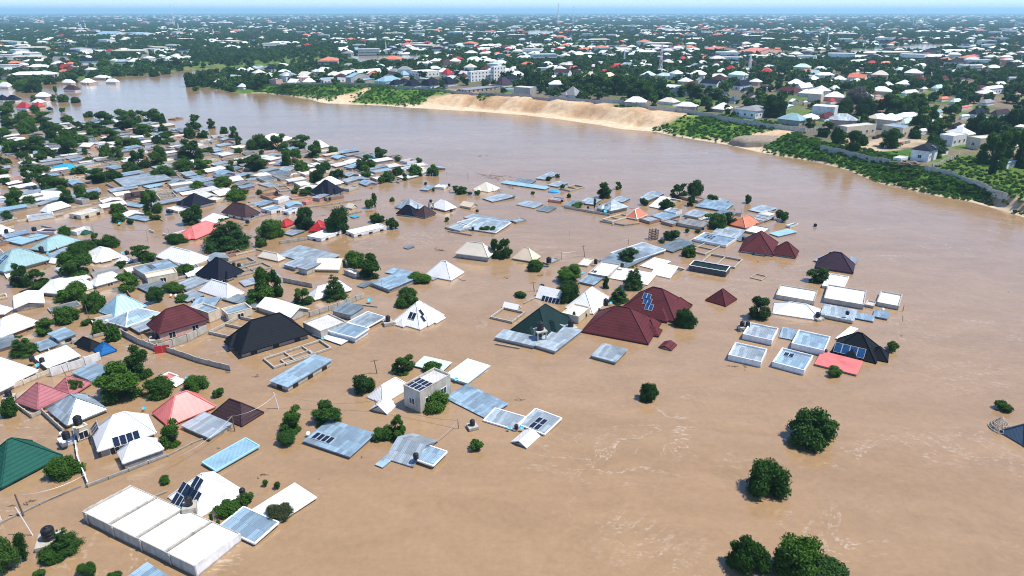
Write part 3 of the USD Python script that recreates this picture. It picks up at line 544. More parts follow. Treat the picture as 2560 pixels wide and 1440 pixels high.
def drift(px, py, wpx, n, label=None, ref=None, mat="driftwood", seed=0, name="driftwood", cat="driftwood"):
    g = P(px, py); r_ = np.random.default_rng(seed + int(abs(px)) + 1); R = mpp(g) * wpx / 2; st = thing(name, "heap of drifting wood and rubbish", cat, g, r_.uniform(0, 3), "drifting wood", label, ref, wpx)
    for i in range(n):
        a_ = r_.uniform(0, math.pi); c = np.array([r_.normal(0, R * .45), r_.normal(0, R * .18), r_.uniform(0, .15)]); l = r_.uniform(.25, .6) * R; d_ = np.array([math.cos(a_), math.sin(a_) * .6, r_.uniform(-.1, .35)])
        MB().tube(c - d_ * l, c + d_ * l, r_.uniform(.05, .11), .03, 5).build("branch", mat, st)
# ------------------------------------------------------------------ trees: crowns of leaf sprays about one metre wide (width 1, height 1), placed many times
def crown(kind, n, leaf, seed):
    r_ = np.random.default_rng(seed); lobes = []
    if kind == "conifer":
        for k in range(9):
            z = .06 + .86 * k / 8; rad = .5 * (1 - z) ** .75 + .02; m_ = max(1, int(7 * rad / .5)); a0 = r_.uniform(0, 6)
            for j in range(m_):
                a = a0 + j * 2 * math.pi / m_ + r_.normal(0, .25); q = rad * r_.uniform(.45, .8); lobes.append((q * math.cos(a), q * math.sin(a), z + r_.normal(0, .02), rad * .42 + .02, .35))
    elif kind == "cypress":
        for k in range(9):
            z = .05 + .87 * k / 8; rad = .40 * math.sin(math.pi * min(1, .22 + .78 * (1 - z))) + .04; lobes += [(r_.normal(0, .05), r_.normal(0, .05), z, rad, .35)]
    elif kind == "bush":
        for k in range(11):
            a = r_.uniform(0, 6.3); q = .33 * math.sqrt(r_.random()); lobes.append((q * math.cos(a), q * math.sin(a), .30 + r_.uniform(-.1, .3) * (1 - q * 1.5), r_.uniform(.14, .22), 1.2))
    elif kind == "tall":
        for k in range(20):
            z = r_.uniform(.12, .9); q = .34 * math.sqrt(r_.random()) * (1.1 - abs(z - .45)); a = r_.uniform(0, 6.3); lobes.append((q * math.cos(a), q * math.sin(a), z, r_.uniform(.11, .19), .85))
    else:
        for k in range(30 if kind == "round" else 26):
            u = r_.uniform(-.55, 1); a = r_.uniform(0, 6.3); q = math.sqrt(max(0, 1 - u * u)); s = r_.uniform(.42, 1.08) if kind == "round" else r_.uniform(.4, 1.05)
            lobes.append((.36 * q * s * math.cos(a), .36 * q * s * math.sin(a), .50 + .33 * u * s, r_.uniform(.08, .205), 1.0))
    L = np.array(lobes); w = L[:, 3] ** 2; w /= w.sum(); out = []
    while sum(map(len, out)) < n:
        i = r_.choice(len(L), n * 2, p=w); d = r_.normal(size=(n * 2, 3)); d /= np.linalg.norm(d, axis=1, keepdims=True); d[:, 2] = np.where(r_.random(n * 2) < .45, np.abs(d[:, 2]), d[:, 2])
        rr = L[i, 3] * (.62 + .56 * r_.random(n * 2) ** 1.5); p = L[i, :3] + d * rr[:, None] * np.c_[np.ones(n * 2), np.ones(n * 2), L[i, 4]]
        dist = np.linalg.norm((p[:, None] - L[None, :, :3]) / np.stack([np.ones(len(L)), np.ones(len(L)), L[:, 4]], 1)[None], axis=2) / L[None, :, 3]
        ok = (dist < .58).sum(1) == 0
        out.append(np.c_[p, d][ok])
    q = np.vstack(out)[:n]; p, d = q[:, :3], q[:, 3:]
    nrm_ = d + r_.normal(0, .55, (n, 3)); nrm_ /= np.linalg.norm(nrm_, axis=1, keepdims=True)
    t1 = np.cross(nrm_, r_.normal(size=(n, 3))); t1 /= np.linalg.norm(t1, axis=1, keepdims=True); t2 = np.cross(nrm_, t1)
    s = leaf * r_.uniform(.6, 1.35, n)[:, None]; bend = nrm_ * s * .35
    v = np.stack([p - t1 * s, p - t2 * s * .55 + bend * .3, p + t1 * s - bend, p + t2 * s * .55 + bend * .3], 1).reshape(-1, 3)
    f = (np.arange(n)[:, None, None] * 4 + np.array([[0, 1, 2], [0, 2, 3]])[None]).reshape(-1, 3)
    ico = trimesh.creation.icosphere(1); m = MB(); m.add(v, f)
    for x, y, z, r, k in lobes: m.add(ico.vertices * (1 + .15 * r_.normal(size=(len(ico.vertices), 1))) * [r * .60, r * .60, r * .60 * k] + [x, y, z], ico.faces)
    v, f = m.get(); sc = np.ptp(v[:, :2], axis=0).max(); lo, hi = v[:, 2].min(), v[:, 2].max(); v = np.c_[v[:, :2] / sc, (v[:, 2] - lo) / (hi - lo)]
    mm = MB(); mm.add(v, f); return mm
TREES = {}
def make_tree(kind, res, seed, mat, trunk=True):
    sunk = {"round": .26, "spread": .24, "tall": .16}.get(kind, .06)
    n, leaf = {"hi": (6500, .030), "mid": (1700, .054), "lo": (420, .10)}[res]
    if kind in ("conifer", "cypress"): leaf *= .8
    pth = proto(f"{kind}_{mat}_{res}_{seed}"); m = crown(kind, n, leaf, seed); v, f = m.get(); k = MB(); k.add(v * [1, 1, 1 + sunk] - [0, 0, sunk], f); k.build("crown", mat, pth)
    if trunk:
        t = MB(); t.tube((0, 0, -.35), (.01, .01, .55), .035, .02, 7); r_ = np.random.default_rng(seed)
        for a in r_.uniform(0, 6.3, 4): t.tube((0, 0, r_.uniform(.05, .3)), (.28 * math.cos(a), .28 * math.sin(a), r_.uniform(.4, .7)), .02, .008, 5)
        t.build("trunk", "bark", pth)
    return pth
KIND = {"r": ("round", "leaf", "round leafy tree", "tree"), "d": ("round", "leaf_dark", "dark round tree", "tree"), "t": ("tall", "leaf", "tall bushy tree", "tree"), "k": ("tall", "leaf_dark", "tall dark tree", "tree"), "s": ("spread", "leaf", "wide spreading tree", "tree"), "l": ("round", "leaf_light", "light green tree", "tree"),
        "c": ("conifer", "leaf_dark", "dark layered conifer", "tree"), "y": ("cypress", "leaf_dark", "slim dark cypress", "tree"), "b": ("bush", "leaf", "low bush", "bush"), "m": ("bush", "leaf_light", "light green bush", "bush"), "v": ("bush", "leaf_red", "reddish flowering bush", "bush"), "g": ("spread", "leaf_dry", "grey leafless tree", "tree")}
def tree_proto(k, res, i):
    key = (k, res, i)
    if key not in TREES: TREES[key] = make_tree(KIND[k][0], res, 100 + i * 7 + sum(map(ord, k)), KIND[k][1])
    return TREES[key]
TN = 0
def tree(k, cx, base, w, h, land=False, label=None, ref=None, group=None, raise_=0.0):
    """crown w x h pixels, its lower edge at pixel row base"""
    global TN
    TN += 1; g = PL(cx, base) if land else P(cx, base)
    if h < 70 and w < 60: w, h = w * 1.12, h * 1.10
    va = math.atan2(H - g[2], np.hypot(*g[:2])); W = w * mpp(g)
    g = (PL if land else P)(cx, base - .42 * w * math.sin(va)); W = w * mpp(g)
    top = z_at(g[0], g[1], base - h + .10 * w * math.sin(va)) - g[2]; Ht = max(W * .35, top)
    res = "hi" if w > 48 else "mid" if w > 20 else "lo"
    kd = KIND[k]; rot = (TN * 2.399) % 6.283
    if land: Ht += 1.0
    nm = {"tree": "conifer_tree" if k == "c" else "cypress_tree" if k == "y" else "leafy_tree", "bush": "bush"}[kd[3]]
    copy_of(tree_proto(k, res, TN % 3), nm, kd[2], kd[3], g, rot, (W * (1 + .10 * math.sin(TN * 1.7)), W * (1 + .12 * math.sin(TN * 2.9)), Ht), group or ("trees of the town on the far bank" if land else "trees standing in the flood"), label, ref, w)
    FOOT.append((g[0], g[1], W * .3))
# ------------------------------------------------------------------ what stands where (pixels of the photograph, resolved to places on the water or the ground)
# kind colour wall  L  B  R  apex hp options | label | how others may point to it ; a line with + adds a wing to the house above
DATA = """
hip white concrete 420,1243 502,1277 611,1226 1184 0 | shallow white roof with a cross of dark solar panels, sunk to its eaves | the white roof with the solar cross
sheet zincblue grey 554,1315 637,1345 690,1310 0 7 t | blue grey lean-to roof with white edge beside the reddish bush | the white edged blue grey roof
sheet white cream 634,1274 690,1292 787,1247 0 3 | bright white single slope roof half sunk beside the reddish bush | the white single slope roof
sheet zincblue grey 290,1465 370,1495 440,1460 0 8 | bluish roof cut off by the bottom edge of the picture |
sheet ltblue cream 512,1155 545,1165 643,1117 0 7 u | long narrow blue roof lying almost level with the water | the long narrow blue roof
hip green white -75,1178 22,1186 157,1138 1079 8 d | big green hip roof with white arched wall at the left edge | the big green hip roof
hip white grey 228,1079 268,1108 392,1082 1008 20 w | large white hip roof with four dark solar panels on its left slope | the large white hip roof with solar panels
+hip white grey 292,1130 318,1147 410,1122 1070 18 w
flat cream cream 181,1068 190,1074 219,1063 0 30 w | cream tower block with a water tank on its top | the cream tank tower
flat white white 143,1098 160,1106 186,1100 0 10 | small white walled block carrying a tank beside the green roof |
sheet zinc cream 457,1063 525,1092 577,1062 0 10 | pale lean-to roof with cream end wall in front of the pink roof | the pale lean-to roof
hip pink grey 380,1032 428,1056 540,1016 967 6 | pink hip roof with a front gablet beside the dark brown roof | the pink hip roof
hip brown grey 527,1036 606,1056 660,1031 986 3 | dark brown tiled roof with drooping eaves right of the pink roof | the dark brown tiled roof
hip zinc grey 115,1022 165,1066 270,1022 985 10 | pale zinc hip roof with a stained gable facing the tanks | the pale zinc hip roof
hip mauve grey 36,1004 98,1016 175,985 946 10 w | long faded rose roof with a hipped end at left | the faded rose roof
+hip mauve grey 120,985 175,990 230,957 936 6
flat pink white 397,942 421,953 446,939 0 7 | small white walled house with a pink flat roof behind the big trees | the small pink flat roof
sheet white cream 419,958 440,965 463,952 0 4 |
sheet zincblue cream 183,930 225,944 275,925 0 8 |
sheet zincblue grey 222,948 255,965 296,945 0 6 |
hip white grey -150,965 -25,960 97,926 862 12 w | huge white roof cut off by the left edge | the huge white roof
sheet white grey 88,892 130,909 198,892 0 12 w | white corrugated roof over a grey house with white windows | the white corrugated roof
hip blue grey 232,874 252,888 293,875 846 4 | half black half bright blue tiled hip roof behind the white compound wall | the blue tiled roof
+hip black grey 185,860 222,880 258,862 832 6
sheet zincblue cream 122,833 150,848 188,836 0 16 d | cream block house under a bluish flat roof beside the conifer |
sheet zincblue grey 80,861 102,876 150,860 0 5 |
hip maroon pink 366,811 407,824 521,798 756 24 w | maroon hip roof over a pink house with tall white windows | the maroon roofed pink house
+hip maroon pink 385,818 420,827 462,808 786 22
hip black grey 564,848 599,888 776,834 768 13 d | biggest black tiled roof with high ridge in the left district | the biggest black roof
flat screed concrete 757,806 802,827 866,804 0 20 | bare concrete house with a cracked flat roof beside the big black roof | the bare concrete house
sheet zincblue white 822,826 886,838 919,824 0 14 t | bluish roof edged in white next to the low white roof |
sheet white white 785,836 852,872 888,841 0 4 | low bright white roof with a blue dish at its corner | the low bright white roof
sheet zinc grey 873,805 914,818 960,796 0 6 t | pale roof edged in white beside the black tank |
sheet zinc grey 858,790 885,799 905,787 0 5 |
sheet zincdark concrete 832,776 875,783 908,768 0 14 | grey shed against the old stained compound wall |
sheet zincblue concrete 677,951 719,958 827,902 0 14 d | long shed with shallow blue roof and stained pale walls | the long pale shed
open white concrete 657,895 691,908 829,868 0 6 | grid of white ring beams of an unfinished house | the white ring beams
open concrete concrete 700,898 715,911 790,885 0 5 |
open concrete concrete 520,828 575,838 650,800 0 8 | roofless block walls half drowned behind the big black roof |
hip white cream 917,992 957,1013 1030,966 928 3 | white many-winged roof left of the stained tall house | the white many-winged roof
+gy white cream 923,1024 966,1032 992,1012 990 0
flat screed concrete 1008,962 1049,977 1126,936 0 54 w | tall stained two-storey house with pink front and rooftop solar panels | the stained two-storey house
sheet zincblue grey 1115,993 1215,1042 1267,1012 0 2 | wide flat blue grey roof right of the stained two-storey house | the wide blue grey roof
sheet mint grey 1038,913 1100,923 1126,908 0 5 | pale green roof behind two trees and the stained house |
sheet mint white 1115,938 1167,952 1222,917 0 9 | pale green roof with white parapet right of the trees | the pale green parapet roof
sheet zinc grey 1214,1050 1285,1068 1311,1046 0 2 t |
sheet zinc white 1300,1060 1359,1081 1399,1049 0 4 t | pale tilted roof with one block of four solar panels | the pale tilted solar roof
gy offwhite grey 1277,1104 1314,1112 1351,1089 1072 0 | small white peaked roof poking out of the open water | the small white peaked roof
sheet zincblue concrete 762,1101 872,1128 934,1088 0 8 | wide blue flat roof with solar panels between round trees | the wide blue solar roof
gx zinc white 962,1145 1028,1153 1097,1101 1091 4 t | pale zinc gable roof edged in white near the blue solar roof | the white edged gable roof
+sheet zincblue concrete 1042,1147 1080,1155 1112,1132 0 9 t
+sheet zincblue concrete 943,1160 956,1164 984,1142 0 3
sheet zinc grey 1481,888 1537,902 1566,876 0 8 | torn pale roof with one corner washed away | the torn pale roof
gy maroon cream 1646,867 1675,872 1693,861 850 0 | tiny maroon gable peeping out of the open water | the tiny maroon gable
flat zinc white 1857,835 1926,848 1946,821 0 14 | white walled box house with pale roof, first of the right hand group | the white box houses
flat zinc white 1821,887 1896,900 1918,873 0 14 | white box house with branches caught against its front wall | the branch caught box house
flat zincblue white 1979,858 2050,869 2076,842 0 15 | white box house behind and left of the pink roof |
flat zincblue white 1931,905 2001,918 2033,889 0 13 | white box house nearest to the pink tilted roof |
sheet zincblue grey 1951,842 1993,848 2004,829 0 3 |
hip black grey 2076,880 2178,899 2206,872 813 2 | black tiled roof with a strip of blue solar panels at the right | the black solar striped roof
+hip black grey 2168,894 2214,901 2223,884 828 2
sheet white grey 2093,845 2108,850 2142,822 0 4 | white sloping roof tucked behind the black tiled roof |
sheet pink white 2040,909 2140,935 2153,906 0 5 | bright pink tilted roof collapsed onto a white louvred wall | the pink tilted roof
hip slate grey 2497,1077 2572,1146 2690,1085 985 2 | slate blue torn roof cut off by the right edge | the slate blue torn roof
hip purple cream 2037,668 2128,680 2138,661 629 4 | purple brown hip roof standing alone near the open river | the purple brown roof
sheet zinc grey 2036,650 2050,655 2073,642 0 4 |
sheet zinc grey 2118,655 2140,661 2146,646 0 4 |
flat white white 2055,714 2105,722 2123,692 0 6 | white flat roof behind the row of three concrete roofs |
flat white concrete 1940,737 2022,746 2044,727 0 11 | left of the three bare white concrete flat roofs | the three concrete flat roofs
flat white concrete 2060,745 2152,758 2166,727 0 12 | middle one of the three bare white concrete flat roofs |
flat white concrete 2192,755 2248,766 2256,737 0 10 | rightmost of the three bare white concrete flat roofs |
flat screed concrete 2162,761 2186,767 2191,755 0 6 |
hip white grey 1931,783 2037,793 2053,773 755 2 | curved white roof beside a black tank at the right | the curved white roof
sheet zinc cream 2053,785 2121,794 2140,778 0 9 | pale roof with a tank on top beside the curved white roof |
sheet zincblue grey 2140,794 2178,800 2184,791 0 4 |
sheet zincblue grey 2185,789 2218,796 2222,781 0 5 |
hip maroon white 1848,625 1925,632 1946,606 577 6 | tall pyramid maroon roof next to a second smaller one | the tall maroon pyramid
hip maroon white 1928,634 1985,641 1998,628 598 5 | smaller maroon roof with a pointed end right of the tall pyramid |
sheet ltblue white 1925,583 1946,589 1991,580 0 3 | bright blue patched roof at the river edge |
flat green white 1965,563 1977,568 1996,560 0 5 |
hip maroon cream 1453,828 1597,840 1654,806 764 4 | huge maroon tiled roof with several hipped wings in mid picture | the huge maroon roof
+hip maroon cream 1600,822 1640,830 1654,808 785 4
hip maroon cream 1548,772 1677,793 1731,762 717 5 | second huge maroon roof with six solar panels behind the first | the maroon roof with six panels
+hip maroon cream 1660,772 1700,780 1731,764 735 4
hip maroon cream 1763,750 1811,761 1843,748 720 2 | small maroon hip roof alone right of the huge maroon roofs | the small maroon roof
hip dkgreen grey 1275,826 1362,838 1434,800 760 2 | very dark green roof with two ridges behind a black tank | the very dark green roof
sheet zinc concrete 1241,842 1332,860 1352,846 0 9 |
sheet zinc concrete 1334,860 1384,870 1452,828 0 9 | pale lean-to with curled white parapet in front of the dark green roof | the pale curled parapet lean-to
open concrete concrete 1225,791 1281,805 1313,779 0 6 | open beige block frame beside the dark green roof |
hip white cream 1413,769 1476,777 1528,745 717 3 | white hip roof between conifers and the maroon roof | the white hip roof by the conifers
flat white cream 1405,782 1446,791 1476,768 0 18 | cream flat block in front of the white hip roof |
gx white cream 1338,744 1400,761 1420,742 697 2 | white gable with a dark solar block behind the green tree |
gx white cream 1255,770 1292,778 1303,769 752 0 |
flat white concrete 1470,683 1516,689 1551,661 0 11 | white flat shed with a tank at its far corner | the white flat shed
flat white cream 1445,661 1471,666 1485,649 0 4 |
sheet white cream 1525,694 1600,697 1640,688 0 2 |
sheet white white 1603,664 1640,673 1674,655 0 2 |
gx white concrete 1626,684 1670,690 1713,671 655 2 | white roof with stained gable end left of the black walled house | the white gable left of the black wall
flat dkgreen dark 1723,663 1812,677 1826,666 0 14 t | black walled house with sunken green roof | the black walled house
open white concrete 1755,652 1832,664 1857,648 0 5 | white ring beam grid behind the black walled house |
open concrete concrete 1690,618 1760,632 1805,612 0 4 |
open concrete concrete 1875,693 1905,701 1919,690 0 2 | small empty rectangle of wall tops in open water |
sheet zincdark grey 1645,618 1680,625 1736,608 0 4 |
sheet zinc grey 1530,632 1582,641 1661,628 0 6 t | pale roof with white frame behind the leaning poles | the pale roof with white frame
sheet zincdark grey 1500,650 1560,658 1632,640 0 5 |
sheet zincblue grey 1450,703 1485,712 1504,697 0 6 |
flat zincblue white 1733,597 1812,611 1842,596 0 7 | pale blue flat house with four solar panels near the maroon pyramid | the pale blue flat house
sheet zinc grey 1780,584 1840,592 1862,578 0 4 |
sheet zincdark grey 1820,594 1850,600 1872,592 0 3 |
flat white grey 1860,577 1900,583 1925,570 0 5 |
hip orange cream 1825,561 1862,568 1901,556 538 4 | flat orange hip roof at the river side of the middle island | the flat orange roof
hip orange cream 1563,542 1591,546 1619,536 517 4 t | pointed orange hip roof with white ridges | the pointed orange roof
flat zinc brick 1598,546 1625,556 1654,547 0 7 | house with pierced brick parapet right of the pointed orange roof |
flat zinc brick 1653,553 1682,561 1704,554 0 7 | second house with pierced brick parapet |
flat zinc white 1660,526 1690,532 1706,525 0 10 |
sheet zinc cream 1710,536 1745,541 1770,532 0 6 |
flat white cream 1745,548 1768,553 1790,543 0 7 |
gx white cream 1622,515 1648,521 1705,500 482 3 | big curved white gable roof among trees on the middle island | the big curved white gable
hip zinc grey 1490,516 1527,531 1572,517 500 9 t | pale zinc hip roof with white ridge beside a thin cypress | the pale hip by the thin cypress
sheet zinc grey 1450,506 1485,512 1502,500 0 4 |
sheet zincdark grey 1410,512 1442,519 1462,506 0 5 |
flat zinc salmon 1370,498 1402,503 1413,495 0 7 |
sheet zinc grey 1530,500 1558,506 1575,496 0 4 |
sheet zinc grey 1608,488 1640,494 1660,484 0 3 |
sheet zincblue grey 1740,515 1800,520 1834,512 0 4 | bluish roofs at the river end of the middle island |
sheet zinc grey 1775,505 1800,509 1822,502 0 3 |
sheet zinc grey 1872,524 1905,529 1940,522 0 3 |
flat cream cream 1895,535 1920,541 1945,533 0 6 |
sheet zinc grey 1880,545 1910,550 1935,543 0 4 |
sheet zinc white 1292,511 1336,521 1358,511 0 2 | pale sheet roof afloat in open water left of the brick parapets | the afloat pale roof
sheet zincdark grey 1343,525 1371,530 1391,519 0 2 |
flat zinc grey 1274,550 1290,558 1317,549 0 4 |
hip cream grey 1137,633 1218,641 1240,628 596 12 | tan pyramid roof on grey wall left of a big tree | the left tan pyramid
hip tan grey 1279,645 1330,651 1353,640 598 5 | tan peaked roof with clipped corners right of a big tree | the right tan roof
flat zinc grey 1357,655 1373,664 1399,648 0 4 |
hip white grey 1062,688 1125,697 1161,680 648 3 | bright white pyramid roof sunk to its eaves in mid water | the bright white pyramid
hip white grey 982,804 1047,811 1111,788 749 3 | white roof with scattered solar panels near a black tank | the white roof with scattered panels
+hip white grey 1040,806 1070,811 1108,792 762 3
flat zinc grey 1112,567 1150,573 1186,566 0 5 |
sheet zinc white 1145,556 1172,564 1216,556 0 4 t | zinc roofs of a courtyard house with white pillars | the courtyard house
sheet zinc white 1160,569 1231,574 1275,560 0 4 t |
sheet zincblue grey 1196,552 1255,560 1276,553 0 3 |
sheet zinc grey 1160,543 1190,549 1215,543 0 2 |
gx tan cream 1148,513 1178,521 1197,511 502 6 |
hip white grey 1074,516 1113,526 1142,518 498 5 t | white hip roof with bright ridges beside the twin dark roofs | the white hip by the twin roofs
hip zinc white 985,517 1025,524 1062,515 496 4 t |
hip navy white 990,534 1034,540 1052,530 509 5 | black half of the twin dark roofs in mid picture | the twin dark roofs
hip brown white 1032,537 1062,542 1091,533 511 5 | brown half of the twin dark roofs in mid picture |
sheet zinc grey 1207,495 1231,505 1284,493 0 3 | flat dark zinc roof beside floating planks |
hip cream cream 1180,473 1222,482 1251,470 455 1 | cream peaked roof beside floating planks | the cream peak by the planks
sheet ltblue grey 1254,457 1365,475 1373,468 0 3 | long pale blue broken roof among debris |
sheet zincdark grey 1284,455 1325,460 1340,452 0 2 |
sheet zinc grey 1340,445 1362,449 1385,440 0 3 |
sheet zinc grey 1360,437 1385,442 1400,434 0 2 |
sheet zinc grey 1370,462 1395,467 1420,458 0 3 |
open concrete concrete 1400,470 1425,478 1462,466 0 4 |
sheet zinc grey 1051,473 1072,477 1088,466 0 4 |
flat white white 1085,466 1115,472 1122,462 0 6 |
flat white white 768,590 804,603 857,575 0 9 d | white flat block with a roof hatch beside the river bend | the white block with the hatch
flat white white 865,577 884,586 967,566 0 9 d | long white flat block right of the tall tree | the long white flat block
hip red grey 694,564 716,571 738,557 543 4 | left one of two red roofs partly behind trees | the left red roof
hip red grey 771,577 800,574 825,564 545 5 | right one of two red roofs partly behind trees | the right red roof
sheet zinc grey 708,582 730,590 760,578 0 4 |
sheet cyan white 876,541 886,547 898,540 0 3 | small bright blue roof right of the tall tree |
gx cream cream 863,518 880,523 895,516 507 4 |
hip brown white 553,531 612,546 651,532 499 9 w | dark brown tiled hip roof over white walls left of centre | the dark brown hip over white walls
sheet zincblue grey 632,510 652,520 684,505 0 5 |
flat zincblue white 652,520 674,531 712,518 0 10 w | white house with a row of little parapet openings | the little parapet house
flat zincblue white 705,527 722,535 745,521 0 9 w |
flat white white 683,498 700,512 722,490 0 12 |
flat salmon salmon 754,503 766,508 781,499 0 8 |
sheet zinc salmon 781,493 800,498 821,487 0 9 | salmon walled shed in front of the black roof |
hip navy white 774,480 822,482 862,476 448 8 w | black hip roof with white roof behind it near the river bend | the black hip near the bend
hip white white 790,455 815,460 860,456 440 4 |
flat grey concrete 855,470 873,478 896,466 0 7 |
hip navy white 440,508 476,521 538,504 482 8 | navy hip roof with white annex in the left district | the navy hip with white annex
flat white white 415,520 440,532 468,522 0 6 |
flat white cream 516,497 540,504 560,494 0 7 |
hip offwhite grey 98,528 116,534 178,514 502 9 | pale grey hip roof with triangular white gablet at left | the pale grey hip at left
gx white cream 98,492 155,500 166,487 476 4 | white gable roof among trees at left | the white gable among trees
flat zinc grey 185,497 200,505 223,497 0 11 |
sheet zinc grey 84,510 100,516 130,503 0 5 |
flat screed cream 172,534 197,545 258,523 0 11 d | long unfinished cream building with dark window holes | the unfinished cream building
sheet zincblue grey 303,511 345,526 365,513 0 4 | bluish sheet roof beside the round clipped tree |
sheet zincblue grey 313,543 360,557 382,546 0 4 |
hip white grey 497,553 540,561 572,543 533 4 |
hip pink grey 437,592 488,597 562,566 552 4 | long salmon pink roof behind the big layered tree | the long salmon roof
flat purple white 92,578 138,585 152,573 0 7 |
hip green grey 196,584 209,589 233,580 575 2 |
flat white white 176,578 190,588 225,568 0 10 |
hip teal grey 72,622 118,627 203,600 586 6 | upper of two big teal hip roofs at left | the upper teal roof
hip teal grey -40,661 12,677 133,646 620 10 | lower of two big teal hip roofs at the left edge | the lower teal roof
sheet ltblue grey 12,600 46,618 87,601 0 6 |
sheet ltblue grey 66,594 92,600 121,590 0 5 |
hip white grey -30,582 5,585 37,576 555 6 |
hip white grey 205,637 236,658 310,640 616 4 | bright white hip roof behind the pair of trees at left | the bright white hip at left
sheet zinc grey 139,628 160,640 186,622 0 5 |
gx white cream 121,657 136,667 156,652 642 3 |
hip white grey 222,707 240,714 310,695 656 9 w | white roof with grey brick wall right of the big tree |
hip white grey 284,658 303,670 335,650 638 4 |
hip white white 385,641 470,673 529,646 616 6 | largest white hip roof in the middle of the left district | the largest white hip
flat zincblue grey 332,668 358,690 452,665 0 16 | grey flat house with sunken bluish roof | the grey flat house
flat cream cream 360,683 372,693 443,681 0 20 w | cream flat block with narrow windows | the cream flat block
hip navy white 487,686 546,700 611,678 643 9 w | navy hip roof over white walls in the left district | the navy hip over white walls
hip white grey 495,726 570,744 612,732 696 3 | white hip roof below the navy hip | the white hip below the navy one
sheet zincdark grey 344,716 373,725 421,713 0 6 |
sheet zinc white 435,712 468,720 520,704 0 8 |
sheet zinc grey 440,742 470,752 510,738 0 5 |
hip ltblue grey 247,778 292,786 366,764 735 4 u | light blue zinc hip roof with bright blue ridges | the light blue hip
+hip ltblue grey 255,778 270,783 290,772 757 4 u
hip zincblue grey 268,804 310,829 401,782 770 12 t |
hip white grey 94,730 144,747 182,716 673 10 | tall white roof with a rounded left slope between trees | the tall white roof between trees
hip white grey 175,712 210,722 248,715 696 3 |
hip white brick -40,831 5,838 101,806 784 10 d | white roof over a brown brick house at the left edge | the brick house at left
hip white brick -40,786 8,783 33,771 762 9 |
flat zincblue cream 478,768 520,783 549,771 0 26 | cream walled block right behind the maroon roof | the cream block behind maroon
flat zincblue cream 553,772 573,783 630,770 0 20 w | second cream walled block with small windows |
sheet zincdark grey 556,746 640,770 668,757 0 5 |
sheet zincblue grey 475,770 520,762 550,745 0 5 |
hip cream cream 643,641 695,653 714,645 617 4 |
sheet zinc grey 696,636 795,655 848,641 0 3 | long zinc roof made of several sheets near mid left | the long zinc roof
sheet zinc grey 710,660 737,669 779,653 0 10 |
sheet zinc concrete 745,667 766,673 801,659 0 16 |
gx cream cream 785,673 855,678 868,650 645 8 |
flat white grey 860,675 885,691 902,681 0 12 | small white roofed block beside the green tree |
sheet zincblue grey 930,706 974,720 1035,700 0 10 | wide blue grey roof beside a round bush near centre | the wide roof by the round bush
sheet zincblue grey 965,680 1020,690 1037,682 0 3 |
sheet zincdark grey 896,714 910,720 930,708 0 3 |
hip white cream 768,736 790,745 880,724 690 6 | white curved roof behind the pointed conifer | the white roof behind the conifer
gx white concrete 640,766 727,791 775,772 742 14 | white gable roof with tall stained gable end | the white gable with stained end
sheet red white 972,719 985,722 1000,716 0 1 |
sheet zinc grey 1068,694 1083,700 1098,692 0 2 |
sheet zincdark grey 1010,618 1020,622 1035,616 0 1 |
hip cyan grey 128,418 160,426 208,416 408 3 | bright blue winged roof in the far left district | the bright blue winged roof
gx cream pink 197,366 225,370 250,362 356 5 | pale gable with open pink front in the far left district | the pale pink gable
sheet zinc cream 286,448 328,463 430,452 0 6 d | long two-part zinc roof over a row of dark openings | the long two-part zinc roof
hip white cream 635,350 690,353 735,345 333 3 |
hip cream cream 718,366 735,370 760,360 350 4 |
hip white cream 775,366 800,370 824,365 349 3 |
open concrete mud_brick 420,297 440,300 458,294 0 3 |
sheet teal grey 84,318 96,320 107,314 0 3 |
flat zincold mud_brick 0,395 20,400 40,392 0 4 |
hip maroon pink 360,447 375,448 385,444 429 2 |
flat white concrete 625,438 660,446 692,432 0 5 |
hip zinc grey 682,411 700,413 722,405 397 3 |
sheet zinc grey 690,425 730,430 742,419 0 3 |
"""
